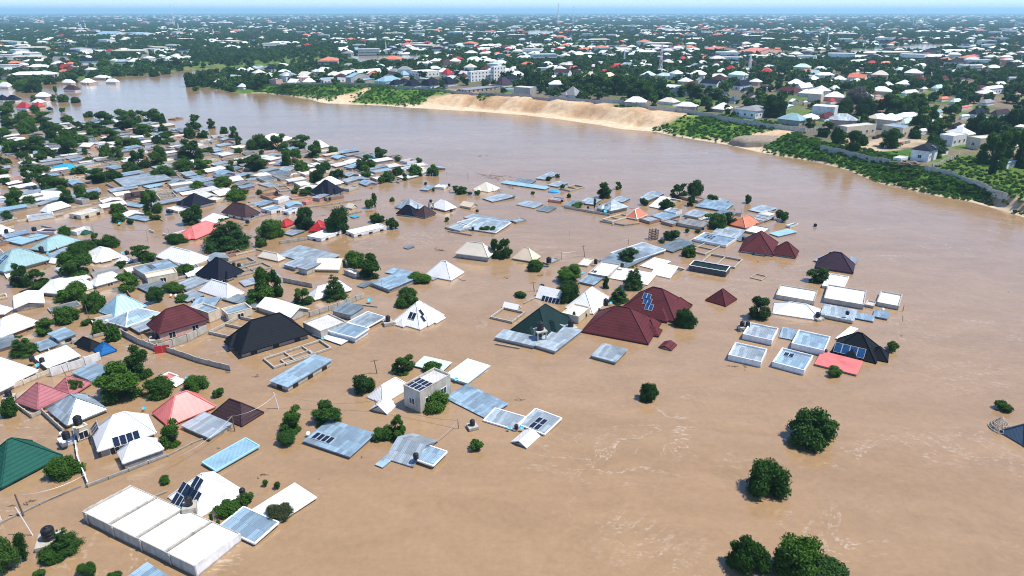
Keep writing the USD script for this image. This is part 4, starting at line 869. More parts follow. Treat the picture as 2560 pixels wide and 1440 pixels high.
# far bank: hip or gable houses given by centre, eave row, width, ridge row, wall pixels
TOWN = """
flat zinc white 776,197 799,206 870,195 0 9 w | long shed with a sky blue roof on the bluff | the long sky blue shed roof
gx ltblue grey 862,193 892,197 924,185 181 18 | tall grey barn with a sky blue roof on the bluff | the tall grey barn
sheet ltblue grey 882,200 895,204 936,198 0 8 |
hip ltblue white 935,202 962,207 1007,199 189 3 | low light blue roof beside four navy pyramids | the low light blue roof
hip white white 828,186 850,190 1000,178 169 7 | very long white roof behind the blue sheds | the very long white roof
hip maroon white 920,186 938,188 951,184 172 3 |
hip ltblue white 995,187 1010,190 1025,186 175 6 |
hip navy white 970,211 990,213 1010,208 195 2 | leftmost of four navy pyramid roofs on the bluff | the four navy pyramids
hip navy white 1008,214 1032,217 1057,211 191 3 | second from the left of four navy pyramid roofs |
hip navy white 1050,213 1076,216 1101,210 187 3 | tallest of four navy pyramid roofs, third from left |
hip navy white 1096,209 1121,211 1146,207 192 3 | rightmost of four navy pyramid roofs |
hip red white 1100,185 1120,187 1137,184 167 12 w | tall white house with a bright red pyramid roof | the red pyramid house
flat white white 1024,176 1048,180 1098,176 0 16 w | white flat block behind the navy pyramids | the white flat block
hip maroon pink 1147,190 1160,192 1171,190 176 9 |
flat white white 1168,178 1176,180 1229,175 0 27 w | white three-storey block of flats with many windows | the white three-storey block
flat white white 1226,166 1238,169 1264,164 0 36 w | white tower part right of the three-storey block | the white tower
hip purple white 1233,210 1256,213 1284,209 190 3 | purple brown pyramid roof in front of the white tower | the purple brown pyramid
hip purple white 1203,207 1218,209 1233,206 195 3 |
hip white white 1262,180 1285,185 1316,178 165 10 |
hip mint white 1220,162 1250,167 1281,161 149 4 | pale green hip roof behind the white tower | the pale green hip
hip dkgreen white 1231,146 1250,149 1271,145 132 7 | dark green roof behind the pale green hip |
hip mint white 1160,152 1185,156 1208,150 141 5 |
hip brown white 1094,162 1115,165 1136,160 147 10 |
sheet grey concrete 1145,222 1165,227 1243,219 0 6 d | long low grey canopy on the edge of the bluff | the long grey canopy
hip tan white 1456,192 1480,195 1496,191 180 10 | left of two tan roofed houses behind the grove | the two tan roofs
hip tan white 1502,191 1522,194 1542,190 180 10 | right of two tan roofed houses behind the grove |
hip red white 1523,168 1540,171 1561,167 155 8 | red roof with a small tower among trees | the red towered roof
hip red white 1498,179 1510,181 1522,178 167 3 |
hip navy white 1595,195 1611,197 1632,193 175 9 | navy roof of a tall house near the lattice mast | the navy roof by the mast
hip grey white 1403,236 1440,242 1461,236 216 6 | grey canopy roof with a white top at the bluff | the grey canopy roof
hip slate white 1668,230 1695,235 1752,227 212 12 | wide slate roof at the grove's right end | the wide slate roof
hip maroon white 1712,212 1728,215 1747,211 196 10 |
hip navy white 1831,213 1856,216 1881,210 190 12 w | tall navy roof with a dormer left of the church | the tall navy roof
hip navy grey 1850,226 1870,229 1886,221 207 6 |
gy white white 1985,219 2015,225 2033,217 202 14 w | white house with steep church-like gables | the white church-like house
hip maroon white 1938,224 1982,233 2017,229 215 6 | long maroon roof in front of the church-like house | the long maroon roof
hip mint white 1886,266 1942,270 1985,263 253 7 | mint green winged roof behind the big white house | the mint winged roof
hip white grey 1777,271 1806,273 1833,269 256 8 | white hip roof on grey wall beside the riverside fence | the white hip by the fence
hip grey white 1835,272 1898,282 1934,271 264 20 w | big white two-storey house behind the riverside fence | the big white riverside house
hip white pink 1990,295 2040,303 2055,293 283 6 | white hip roof above a pink wall near the fence | the white and pink house
hip maroon white 2042,294 2066,297 2088,289 277 6 |
gx mint white 2065,300 2087,305 2118,295 287 6 |
flat screed cream 2095,313 2121,320 2192,310 0 29 w | unfinished two-storey block with a row of window holes | the unfinished two-storey block
flat zincblue cream 2207,312 2268,324 2288,315 0 28 w | second two-storey block with blue roof edge and balcony | the blue edged two-storey block
hip navy white 2277,372 2336,381 2352,367 356 30 w | white two-storey house with navy hip roof on the right bank | the white navy roofed house
hip navy white 2345,378 2358,381 2373,374 368 12 |
flat white white 2233,393 2256,397 2271,391 0 10 | white block with a rounded tank top beside the navy roofed house |
flat white white 2350,335 2392,343 2420,334 0 28 w | white balcony house on the right bank | the white balcony house
flat cream cream 2420,340 2456,350 2512,342 0 30 w | cream long house with tall grille windows on the right bank | the cream grille house
hip navy white 2367,320 2395,324 2411,315 300 8 |
hip navy white 2410,317 2426,320 2441,313 297 6 |
sheet cream cream 2509,370 2531,376 2552,363 0 18 w | cream lean-to house at the right edge | the cream lean-to house
sheet white white 2496,402 2530,411 2541,402 0 18 |
hip white white 2458,222 2486,228 2509,218 212 16 w | white arcaded villa at upper right | the white arcaded villa
hip maroon white 2338,197 2355,199 2373,196 185 7 |
hip purple white 2372,201 2392,204 2413,197 183 5 |
hip teal white 2327,282 2343,284 2359,279 262 4 | teal pyramid roof among dark trees |
hip navy white 2418,283 2446,287 2471,280 262 6 |
hip purple white 2472,284 2496,288 2531,282 267 8 w |
hip orange white 2185,240 2194,242 2203,239 229 5 |
hip orange white 2280,243 2291,245 2303,242 232 4 |
hip orange cream 2182,254 2200,257 2221,252 244 8 |
hip orange white 2345,247 2358,249 2374,246 235 5 |
hip pink cream 2400,268 2415,271 2433,264 252 5 | rose roofed house in the right hand town |
hip orange white 2118,190 2135,192 2154,189 181 4 |
hip orange white 2435,165 2446,167 2459,163 157 4 |
hip pink white 2502,168 2516,170 2533,166 160 6 |
hip mint white 2243,307 2268,311 2289,304 293 4 | mint roof behind the two-storey blocks |
hip cream cream 2165,294 2195,298 2225,292 282 4 |
hip teal grey 2050,175 2066,177 2082,172 168 4 |
flat pink white 1745,124 1780,127 1835,121 0 6 |
gx orange pink 1742,124 1780,127 1860,122 118 4 | long salmon roofed school block, left part | the long salmon school roofs
gx orange pink 1840,130 1890,132 1958,124 119 4 | long salmon roofed school block, right part |
gx mauve pink 1840,82 1880,84 1940,80 76 4 |
hip navy white 1805,147 1825,149 1846,146 130 8 |
hip brown cream 1697,142 1710,144 1727,141 130 5 |
gx ltblue white 237,86 280,89 322,85 79 5 | long pale school block with blue and yellow front, left part |
gx ltblue white 322,87 360,89 391,84 80 4 |
flat white white 190,88 210,90 230,86 0 6 |
"""
QUICK = """
white 55 134 55 122|grey 153 150 46 139|navy 80 182 46 168|red 165 173 36 160|maroon 176 177 46 163|purple 213 178 44 162|navy 286 183 40 169|white 172 206 36 194|white 221 205 42 195|white 257 193 46 187|white 281 204 38 196|brown 180 223 46 211|white 108 241 48 230|navy 8 249 40 235|navy 33 249 44 233|red 62 268 48 246|red 97 266 36 252|maroon 15 268 20 259|white 14 216 44 203|pink 460 160 20 153|offwhite 97 256 40 247|red 240 142 26 135|brown 245 128 20 122|white 22 176 40 168
white 626 182 40 168|navy 612 198 32 183|navy 722 192 34 178|navy 756 192 34 178|white 547 205 28 197|white 606 217 28 208|white 692 205 30 192|white 738 207 44 196|white 773 204 36 193|maroon 525 195 24 184|mint 586 195 28 186|navy 650 196 24 184|white 702 184 26 174|white 815 178 40 167|white 805 180 38 168|white 560 198 20 192|white 600 208 20 202|brown 540 200 22 190
white 510 102 22 96|white 588 110 24 102|white 612 110 22 103|orange 316 98 26 92|red 350 97 20 92|maroon 425 95 30 88|white 127 99 20 93|grey 365 146 30 133|tan 513 120 20 113|maroon 545 85 22 80|white 855 126 36 117|ltblue 890 124 20 117|grey 923 133 24 122|cream 1014 128 30 121|white 1068 146 26 134|white 1126 142 30 132|orange 1273 140 24 131|maroon 1265 122 34 111|white 1235 118 20 110|orange 1338 130 26 123|navy 1300 128 22 118|white 1345 116 60 109|navy 1370 124 18 116|white 1411 126 18 117|orange 1463 124 44 118|white 1480 131 22 124|white 1372 148 16 140|navy 1335 160 30 150|cyan 1448 160 16 150|pink 1435 173 30 164|brown 1445 186 40 174|white 1341 196 24 180|white 1382 198 36 184
white 1604 160 20 151|maroon 1582 156 28 145|white 1650 147 26 138|white 1705 135 24 128|brown 1683 172 24 163|mint 1695 168 22 158|mint 1743 178 20 169|white 1762 172 26 160|mint 1790 166 26 157|orange 1834 182 16 173|white 1860 175 36 169|grey 1750 200 24 193|cyan 1752 210 16 203|orange 1802 200 16 194|navy 1910 219 24 212|white 1928 220 26 213|navy 1994 203 40 189|teal 2035 184 40 172|white 2050 172 30 164|white 1990 157 20 151|white 2025 218 24 207|white 2086 222 32 211|brown 1880 242 40 231|slate 1810 240 30 230|slate 1835 250 30 236|grey 1700 228 24 219|red 2078 252 24 245|maroon 2098 262 24 254|white 1985 253 28 246|white 2013 255 14 249
white 2150 156 44 147|mint 2240 149 26 140|maroon 2192 165 24 156|mint 2250 175 30 165|teal 2270 184 34 173|brown 2207 178 24 171|brown 2212 193 30 185|white 2218 212 34 204|white 2275 232 46 222|white 2310 222 20 216|mint 2345 220 36 210|white 2500 210 34 200|maroon 2452 222 34 208|grey 2467 256 44 247|mint 2390 254 36 245|orange 2545 235 16 229|white 2545 297 24 286|navy 2534 316 30 302|pink 2550 305 22 297|teal 2455 295 30 287|mint 2412 290 28 281|white 2348 293 18 283|white 2330 308 36 298|white 2310 327 36 316|white 2405 320 44 310|slate 2230 200 20 192|white 2075 205 20 197|white 2140 178 20 172|white 2120 148 24 141
"""
TREEDATA = """
r 1911 1252 112 104|d 2026 1130 150 116|r 1868 1452 108 118|r 1985 1470 140 132|r 2068 1478 112 78|r 1622 1011 66 60|r 1711 825 50 50|k 1897 806 58 62|b 2229 882 34 28|b 2089 948 44 27|b 2509 1030 36 27|t 2043 711 46 40|b 1957 556 36 30|b 2076 640 12 10
d 907 990 58 52|t 1011 942 62 58|s 1083 940 60 38|r 1091 1035 78 60|t 732 1090 86 72|b 708 1118 62 42|t 822 1072 86 68|s 960 1108 66 44|t 995 1103 44 60|m 1190 1133 33 30|v 700 1312 80 50|s 570 1298 76 48|m 618 1268 32 32|y 530 1312 11 28|y 546 1318 12 16|y 664 1219 14 19|y 693 1226 16 20|b 418 1212 32 22
m 20 1440 74 90|y 63 1410 34 80|c 165 1398 82 82|s 130 1418 90 46|b 225 1445 44 36|b 282 1452 32 22|m 100 1448 28 22|t 430 1125 72 76|s 160 1203 86 66|t 310 1008 105 100|t 350 955 92 92|r 402 1003 74 64|t 292 985 60 60|r 487 986 68 46|b 548 1000 29 28|r 186 988 44 40|s 27 1046 40 48|c 60 897 72 66
t 660 752 58 92|t 692 745 46 76|s 655 765 70 60|c 838 757 70 82|t 757 770 52 50|b 1049 711 55 32|r 1018 772 52 40|d 1020 750 52 34|s 890 672 56 44|t 928 700 62 66|r 680 598 66 52|k 763 580 58 60|d 846 590 62 76|l 652 620 28 30|s 942 560 36 28|b 980 576 32 32|b 922 524 24 26|y 937 520 13 36|l 980 505 14 12|b 1213 582 24 16|b 1235 580 18 14|b 1117 555 16 12|t 1237 650 34 52|k 1263 650 34 52|s 1336 682 48 34
r 1723 645 42 30|t 1575 662 56 42|t 1425 712 66 50|r 1421 760 66 62|c 1583 730 66 70|c 1547 762 48 48|t 1515 723 20 30|b 1297 748 30 18|y 1435 806 10 26|y 1465 795 6 12|b 1680 606 38 30|b 1653 610 16 12|s 1795 577 56 40|t 1822 566 30 34|b 1717 583 14 12|b 1745 585 16 10|t 1511 500 38 42|y 1486 523 6 26|l 1514 531 26 20|b 1611 515 22 20|s 1666 527 38 32|t 1697 500 40 40|d 1738 491 44 42|t 1728 517 22 30|m 1780 503 26 16|b 1866 510 20 24|l 1422 495 12 12|b 1405 475 14 14|b 1370 453 16 12|b 1393 446 14 11|b 1331 487 14 8|b 1282 497 12 7|y 1505 470 6 14|t 1545 475 18 20
t 1140 485 26 20|t 1155 487 24 22|b 1195 490 18 14|b 1085 479 10 8|b 1064 463 12 8|r 295 536 34 28|l 297 558 32 27|b 327 563 20 17|t 383 540 46 62|t 375 515 40 40|t 484 564 46 48|b 390 552 28 16|c 572 634 132 96|r 163 593 34 28|s 208 640 64 44|t 240 620 30 36|r 273 622 46 34|t 57 722 48 60|t 95 735 56 58|t 193 700 80 76|s 200 660 50 50|t 355 662 56 46|b 465 692 46 32|t 320 732 72 54|s 185 760 74 58|r 240 783 66 60|b 395 762 60 44|b 443 733 48 28|l 458 757 36 22|s 168 812 72 50|t 120 842 54 46|r 252 840 34 40|r 285 856 42 42|s 440 612 56 28|b 305 672 34 20
t 40 520 70 52|l 75 515 34 24|b 20 552 34 26|t 170 510 34 36|b 200 500 24 14|l 230 500 36 22|r 200 490 36 28|t 110 478 58 62|d 16 462 26 18|t 68 460 26 30|t 250 462 74 44|d 285 452 38 28|l 200 437 38 22|t 160 472 36 26|r 410 447 60 36|t 350 426 44 52|d 328 430 44 26|t 400 418 48 46|t 295 402 40 36|r 265 395 32 34|t 175 388 48 60|l 75 412 30 20|t 70 428 40 26|l 15 413 26 18|t 480 403 76 58|r 463 430 48 32|t 510 425 40 28|l 495 415 24 20|b 505 440 28 16|r 560 470 46 30|s 590 505 60 34|t 645 432 56 44|b 620 448 16 12|r 612 415 34 20|l 655 388 14 14|r 650 378 58 42|t 697 380 50 44|t 755 372 52 34|t 790 395 34 40|r 740 398 34 26|b 735 412 20 16|r 755 434 36 32|t 802 460 44 46|r 815 430 32 26|d 845 450 36 26|l 833 385 26 20
t 920 424 40 36|t 952 402 34 34|r 912 432 26 20|d 968 457 38 28|r 995 441 34 24|t 1012 452 16 20|r 1040 443 42 32|r 1083 441 32 30|b 996 405 22 14|b 1048 407 14 13|l 650 487 18 14|s 612 485 22 12|t 740 485 24 16|t 768 490 34 20|y 740 478 10 14|t 488 330 38 42|t 530 322 20 24|r 560 335 20 18|k 585 353 22 36|r 408 332 26 22|d 415 346 38 18|d 393 360 28 22|l 420 362 36 16|r 475 348 36 30|s 508 346 26 20|t 362 340 46 30|t 265 318 58 40|t 318 327 66 42|t 380 305 38 32|r 405 310 28 26|b 305 290 28 18|b 328 287 14 12|b 352 289 18 14|t 350 335 30 25
t 20 292 42 34|s 60 310 36 30|t 105 308 50 28|r 168 306 34 18|d 222 294 26 16|t 62 302 32 24|t 28 325 38 34|s 70 335 52 38|t 122 352 40 46|r 186 340 16 14|t 195 330 34 26|b 185 342 22 16|t 245 340 36 32|t 280 356 72 40|r 205 360 40 24|s 140 364 40 18|t 310 372 48 26|r 325 370 34 24|t 80 385 66 46|r 30 385 40 36|s 120 395 40 26|t 105 405 32 26|b 55 398 26 20|t 5 365 36 34|b 214 388 16 20|b 85 282 22 20|r 90 284 26 20|b 125 277 14 10|b 155 282 16 12|r 160 256 28 20|r 190 258 26 16|b 25 262 20 10|t 5 440 30 24|t 230 345 30 26|s 135 330 40 24|t 15 345 34 26|s 160 345 28 20|r 345 312 30 22|s 225 325 24 20
"""
R4 = re.compile(r"\s+")
last = None; SOLAR = {}
def read(text, land):
    global last
    for line in text.strip().splitlines():
        head, *rest = [s.strip() for s in line.split("|")]; wing = head.startswith("+"); t = R4.split(head.lstrip("+"))
        if t[2] == "mud_brick": t[2] = "brick"
        if t[1] == "salmon": t[1] = "pink"
        pts_ = [tuple(map(float, q.split(","))) for q in t[3:6]]
        col_ = t[1] if "roof_" + t[1] in MAT else "zincold"
        got = house(t[0], col_, t[2], *pts_, float(t[6]), float(t[7]), t[8] if len(t) > 8 else "", rest[0] if rest and rest[0] and not wing else None, rest[1] if len(rest) > 1 and rest[1] and not wing else None, land, parent=last if wing else None)
        if not wing: last = got; SOLAR[tuple(pts_[0])] = got[0]
read(DATA, False); read(TOWN, True)
qr = np.random.default_rng(9)
QW = {"navy": "white", "white": "white"}
for part in QUICK.replace("\n", "|").split("|"):
    t = part.split()
    if len(t) < 5: continue
    c_, x, y, w_, ap = t[0], *map(float, t[1:5]); s = qr.uniform(-.15, .2)
    house("hip" if qr.random() < .8 else "gx", c_, "white" if qr.random() < .6 else qr.choice(["cream", "grey", "pink"]), (x - w_ / 2, y), (x + s * w_, y + .085 * w_), (x + w_ / 2, y - .05 * w_ * qr.random()), ap, max(2.0, .12 * w_), "", land=True)
for part in TREEDATA.replace("\n", "|").split("|"):
    t = part.split()
    if len(t) == 5: tree(t[0], *map(float, t[1:]))
# solar arrays: house (by its left corner), pixel of the array's centre, panels across and up
for key, px, py, nx, ny, *o in [((420.0, 1243.0), 467, 1246, 5, 2), ((420.0, 1243.0), 486, 1222, 2, 2), ((228.0, 1079.0), 272, 1030, 3, 1), ((228.0, 1079.0), 248, 1048, 3, 1), ((228.0, 1079.0), 238, 1072, 3, 1), ((228.0, 1079.0), 316, 1097, 4, 1), ((1300.0, 1060.0), 1346, 1060, 2, 2), ((762.0, 1101.0), 808, 1096, 4, 1),
                                ((1008.0, 962.0), 1049, 962, 4, 2), ((982.0, 804.0), 1053, 782, 1, 1), ((982.0, 804.0), 1057, 797, 1, 1), ((982.0, 804.0), 1031, 790, 2, 1), ((1548.0, 772.0), 1617, 742, 2, 1, "solar_blue"), ((1548.0, 772.0), 1619, 754, 2, 1, "solar_blue"), ((1548.0, 772.0), 1623, 768, 2, 1, "solar_blue"),
                                ((2076.0, 880.0), 2124, 876, 4, 1, "solar_blue", 1.6, 2.4), ((1338.0, 744.0), 1376, 751, 5, 1), ((1733.0, 597.0), 1775, 593, 3, 2), ((-40.0, 661.0), 8, 650, 2, 2, "solar_blue"), ((332.0, 668.0), 378, 668, 4, 1), ((1931.0, 905.0), 1972, 888, 2, 1), ((2277.0, 372.0), 2335, 366, 2, 1), ((1470.0, 683.0), 1484, 679, 2, 1)]:
    solar(SOLAR[key], px, py, nx, ny, *o)
# tanks, dishes, poles
for a in [(124, 1346, 29, 34, .8, "big grey black tank on a square pad at lower left", None, False, "pad"), (473, 1262, 18, 24, 2.0, "black tank on a block plinth beside the solar cross", None, False, "brick"), (607, 1238, 15, 20, .6, "black tank at the right corner of the solar cross roof", None, False, None), (196, 1060, 20, 24, 4.2, "large black tank on the cream tower", None, False, None), (167, 1096, 18, 21, 2.2, "black tank on the white block beside the green roof", None, False, None),
          (1181, 1063, 13, 16, .7, "black tank alone on a pad in open water near the leaning pole", None, False, "pad"), (1040, 1146, 14, 15, 1.4, "black tank at the foot of the white edged gable", None, False, None), (1291, 1072, 11, 12, .4, "black tank beside the small blue dish near the tilted solar roof", None, False, None), (1351, 824, 17, 23, 3.4, "black tank on a concrete table in front of the dark green roof", None, False, "legs"), (1427, 816, 14, 19, 1.2, "black tank on a white slab beside the huge maroon roof", None, False, "pad"),
          (1514, 763, 13, 19, 1.5, "black tank right of the white hip by the conifers", None, False, None), (970, 803, 12, 16, 1.0, "black tank on a pad left of the roof with scattered panels", None, False, "pad"), (1372, 656, 13, 15, 1.4, "black tank right of the tan clipped roof", None, False, None), (1489, 659, 9, 13, .8, "black tank beside the small white box", None, False, None), (1555, 668, 9, 12, 1.5, "black tank at the far corner of the white flat shed", None, False, None), (1355, 720, 12, 11, 1.0, "black tank behind the white gable with solar block", None, False, None),
          (1855, 815, 11, 14, 1.2, "left of two black tanks on one stand", None, False, "legs"), (1869, 816, 11, 14, 1.2, "right of two black tanks on one stand", None, False, None), (2044, 793, 12, 15, .6, "black tank between the curved white roof and the pale roof", None, False, "pad"), (2118, 786, 9, 10, 2.0, "black tank on top of the pale roof", None, False, None), (2062, 880, 12, 8, .7, "black tank beside the pink tilted roof", None, False, None), (2038, 565, 8, 7, .2, "black tank drifting in the open river", None, False, None),
          (389, 845, 15, 19, 1.0, "black tank in front of the maroon roofed pink house", None, False, "pad"), (106, 905, 12, 13, 1.2, "black tank beside the white corrugated roof", None, False, None), (81, 902, 13, 14, 1.2, "black tank between conifer and white corrugated roof", None, False, None), (22, 990, 15, 18, 2.0, "black tank on a frame at the left edge", None, False, "legs"), (318, 636, 10, 11, .8, "black tank right of the bright white hip at left", None, False, None), (104, 628, 11, 14, 1.0, "black tank between the two teal roofs", None, False, None), (585, 664, 8, 9, 1.0, None, None, False, None), (598, 666, 9, 9, 1.0, None, None, False, None), (86, 577, 11, 11, 1.0, None, None, False, None), (17, 582, 9, 11, 1.0, None, None, False, None),
          (331, 490, 8, 10, 2.0, None, None, False, None), (425, 532, 17, 9, .8, "long black tank lying by the navy hip with white annex", None, False, None), (619, 558, 10, 10, .8, None, None, False, None), (692, 485, 7, 9, 1.5, None, None, False, None), (825, 501, 7, 9, .6, None, None, False, None), (1077, 506, 8, 8, 3.0, "black tank on a stand between the twin roofs and the white hip", None, False, "legs"), (1128, 529, 7, 7, .5, None, None, False, None), (1193, 530, 8, 7, .7, None, None, False, None), (1182, 574, 7, 7, .5, None, None, False, None), (1123, 466, 6, 8, .8, None, None, False, None), (1175, 485, 12, 6, .5, None, None, False, None), (1500, 518, 7, 9, .6, None, None, False, None), (1405, 505, 6, 7, .6, None, None, False, None), (1714, 552, 7, 8, .8, None, None, False, None), (1757, 575, 7, 8, .8, None, None, False, None), (1858, 599, 7, 8, .6, None, None, False, None), (1470, 521, 6, 6, .6, None, None, False, None), (838, 745, 14, 14, .6, "black tank at the foot of the pointed conifer", None, False, None)]:
    tank(*a)
for a in [(447, 1270, 13, "blue"), (355, 1143, 11, "blue"), (361, 1019, 8, "blue"), (468, 944, 9, "blue"), (95, 912, 10, "blue"), (163, 865, 9, "blue"), (5, 838, 9, "blue"), (308, 632, 8, "blue"), (925, 750, 11, "blue"), (814, 803, 8, "blue"), (808, 845, 8, "blue"), (1141, 948, 10, "blue"), (1273, 1069, 8, "blue"), (1305, 1069, 10, "blue"), (771, 1082, 10, "white"), (1527, 757, 8, "blue"), (1458, 680, 7, "blue"), (1536, 636, 7, "blue"), (1758, 603, 6, "blue"), (1513, 528, 9, "blue"), (2120, 792, 6, "white"), (2208, 772, 6, "white"), (607, 662, 6, "blue"), (300, 558, 7, "blue"), (120, 632, 6, "blue"), (428, 737, 6, "white"), (440, 737, 6, "white"), (153, 1082, 8, "white"), (23, 1001, 7, "white"), (268, 800, 7, "white"), (1533, 559, 5, "blue")]:
    dish(*a)
for a in [(60, 1290, 55, 1236, "wood", .16, False), (85, 1338, 62, 1268, "pole_white", .1, False), (2, 1300, -1, 1250, "pole_white", .18, False), (587, 1078, 587, 1038), (698, 1022, 690, 981, "pole_white", .13, False), (944, 934, 938, 899), (947, 1029, 938, 998, "wood", .08, False), (1147, 1071, 1145, 1049, "wood", .09, False), (1463, 642, 1457, 613), (1404, 649, 1404, 630, "wood", .08, False), (1337, 729, 1332, 705), (1572, 610, 1570, 596, "wood", .1, False), (2257, 778, 2257, 763, "wood", .1, False), (2259, 803, 2254, 790, "wood", .1, False), (168, 941, 160, 914, "wood", .07, False), (224, 800, 222, 761, "steel", .08, False), (424, 582, 421, 570, "steel", .08, False), (370, 605, 371, 575, "steel", .07, False), (235, 580, 233, 560, "steel", .07, False), (357, 855, 355, 820, "steel", .06, False), (820, 510, 815, 495, "wood", .1), (985, 572, 983, 550, "steel", .07, False), (957, 727, 955, 700, "steel", .06, False), (1423, 590, 1423, 575, "steel", .05, False), (1695, 566, 1695, 548, "steel", .06, False), (1852, 537, 1852, 520, "steel", .07, False), (400, 1266, 391, 1246, "pole_white", .07, False), (1170, 445, 1170, 432, "wood", .1, False), (1116, 441, 1116, 430, "steel", .06, False)]:
    pole(*a)
for a in [(1240, 442, 120, 26), (1100, 626, 36, 12), (1282, 466, 60, 22), (1245, 478, 60, 18), (1202, 390, 18, 7), (1217, 389, 8, 4), (2253, 839, 18, 4), (907, 1146, 20, 3), (879, 1133, 10, 2), (798, 1198, 6, 2), (1830, 916, 24, 7), (1862, 918, 26, 8), (640, 942, 40, 6), (570, 930, 22, 8), (650, 1190, 40, 4), (70, 1256, 40, 10), (28, 1265, 20, 7), (1230, 590, 20, 6), (1155, 700, 24, 4), (1300, 1000, 30, 6), (1350, 690, 26, 6), (1265, 695, 22, 5), (920, 530, 40, 8), (1010, 500, 20, 4), (800, 520, 24, 6), (640, 640, 20, 5), (160, 1180, 24, 4), (250, 1130, 14, 3), (800, 540, 20, 5), (930, 470, 36, 6), (330, 520, 26, 6), (295, 562, 40, 6), (150, 540, 30, 8), (1895, 655, 10, 2), (2165, 770, 10, 4), (1932, 700, 6, 2), (2520, 730, 8, 2), (1700, 1080, 6, 1), (2060, 785, 12, 3), (1535, 870, 12, 2), (1300, 660, 20, 4), (545, 1120, 16, 3), (700, 520, 12, 4)]:
    drift(*a)
# compound walls in the flood
for a in [(([220, 1218], [420, 1141]), 8, "grey"), (([185, 1078], [196, 1150], [222, 1216]), 10, "white"), (([0, 1310], [100, 1262], [205, 1216]), 3, "grey"), (([420, 1141], [480, 1110], [525, 1092]), 3, "grey"), (([130, 942], [215, 915], [293, 886]), 22, "white"), (([308, 840], [345, 860], [396, 880]), 16, "concrete"), (([396, 880], [470, 855], [520, 830]), 20, "concrete"), (([418, 880], [500, 908], [578, 928]), 14, "concrete"), (([45, 1020], [80, 1045], [108, 1034]), 10, "concrete"), (([108, 1035], [160, 1083]), 12, "concrete"), (([775, 793], [845, 770], [912, 745]), 14, "concrete"), (([710, 706], [782, 720]), 12, "grey"), (([345, 1260], [420, 1230]), 1.5, "grey"),
          (([0, 985], [60, 962], [130, 932]), 12, "cream"), (([375, 580], [420, 592], [472, 578]), 6, "white"), (([295, 670], [370, 655]), 4, "grey"), (([105, 567], [140, 574], [190, 570]), 4, "concrete"), (([1410, 520], [1480, 533], [1525, 540]), 6, "concrete"), (([1240, 862], [1300, 873]), 4, "concrete"), (([770, 520], [830, 512], [905, 500]), 4, "concrete"), (([860, 540], [905, 530]), 4, "grey"), (([700, 530], [640, 545], [560, 580]), 4, "grey"), (([1500, 555], [1560, 565], [1600, 560]), 4, "grey"), (([1310, 760], [1360, 735]), 4, "concrete"), (([1500, 650], [1470, 665]), 3, "grey"), (([560, 480], [590, 478], [650, 460]), 5, "concrete"), (([590, 405], [640, 392]), 8, "concrete"), (([640, 484], [700, 468], [790, 455]), 4, "brick"), (([1120, 580], [1180, 590]), 4, "concrete"), (([2105, 738], [2155, 744]), 2, "dark"), (([870, 760], [970, 772]), 3, "grey"), (([340, 500], [420, 490]), 4, "concrete"), (([0, 560], [45, 548]), 5, "concrete"), (([430, 590], [440, 610]), 5, "white"), (([590, 640], [640, 628]), 5, "cream"), (([640, 625], [700, 640]), 4, "concrete"), (([700, 610], [770, 600]), 8, "concrete"), (([1790, 556], [1830, 545]), 7, "cream"), (([300, 660], [225, 690]), 3, "grey")]:
    block_wall(*a, gaps=.04, seed=len(ITEMS))
GATE = thing("compound_gate", "small red metal gate", "gate", P(407, 882), .35, None, "small red metal gate in the compound wall below the maroon house", None, 14)
MB().box(-1.6, -.06, -1, -.03, .06, 1.9).build("gate_leaf", "tarp_red", GATE); MB().box(.03, -.06, -1, 1.6, .06, 1.9).build("gate_leaf", "tarp_red", GATE)
# the riverside fence on the bluff and the walls of the right bank
block_wall([(655, 212), (720, 212), (800, 212), (900, 213), (985, 217)], 5, "grey", "grey riverside wall in front of the blue sheds", "the wall before the blue sheds", True, 6)
block_wall([(985, 222), (1060, 226), (1150, 234), (1230, 238), (1330, 247), (1420, 252), (1500, 258)], 6, "grey", "long grey riverside wall along the top of the sand cliff", "the wall along the sand cliff", True, 6)
block_wall([(1500, 258), (1560, 262), (1620, 272), (1690, 280), (1740, 287), (1793, 300)], 9, "concrete", "concrete panel fence left of the big white riverside house", "the concrete panel fence", True, 4)
block_wall([(1793, 300), (1850, 310), (1900, 317)], 12, "concrete", "pale concrete panel fence in front of the big white riverside house", None, True, 3)
block_wall([(1900, 317), (1970, 326), (2010, 331), (2055, 328), (2092, 318)], 11, "concrete", "brown panel fence behind the earth mound", "the fence behind the mound", True, 3)
block_wall([(2050, 373), (2100, 382), (2160, 398), (2225, 413)], 12, "grey", "dark wall below the unfinished two-storey block", "the dark riverside wall", True, 3)
block_wall([(2310, 428), (2390, 450), (2450, 470), (2517, 497)], 14, "concrete", "long concrete wall at the edge of the green field", "the wall at the green field", True, 3)
block_wall([(2330, 418), (2370, 402), (2398, 390)], 9, "concrete", "wall running back from the river beside the navy roofed house", None, True, 3)
block_wall([(2210, 372), (2250, 362), (2275, 358)], 8, "grey", "short wall behind the grass plot", None, True, 4)
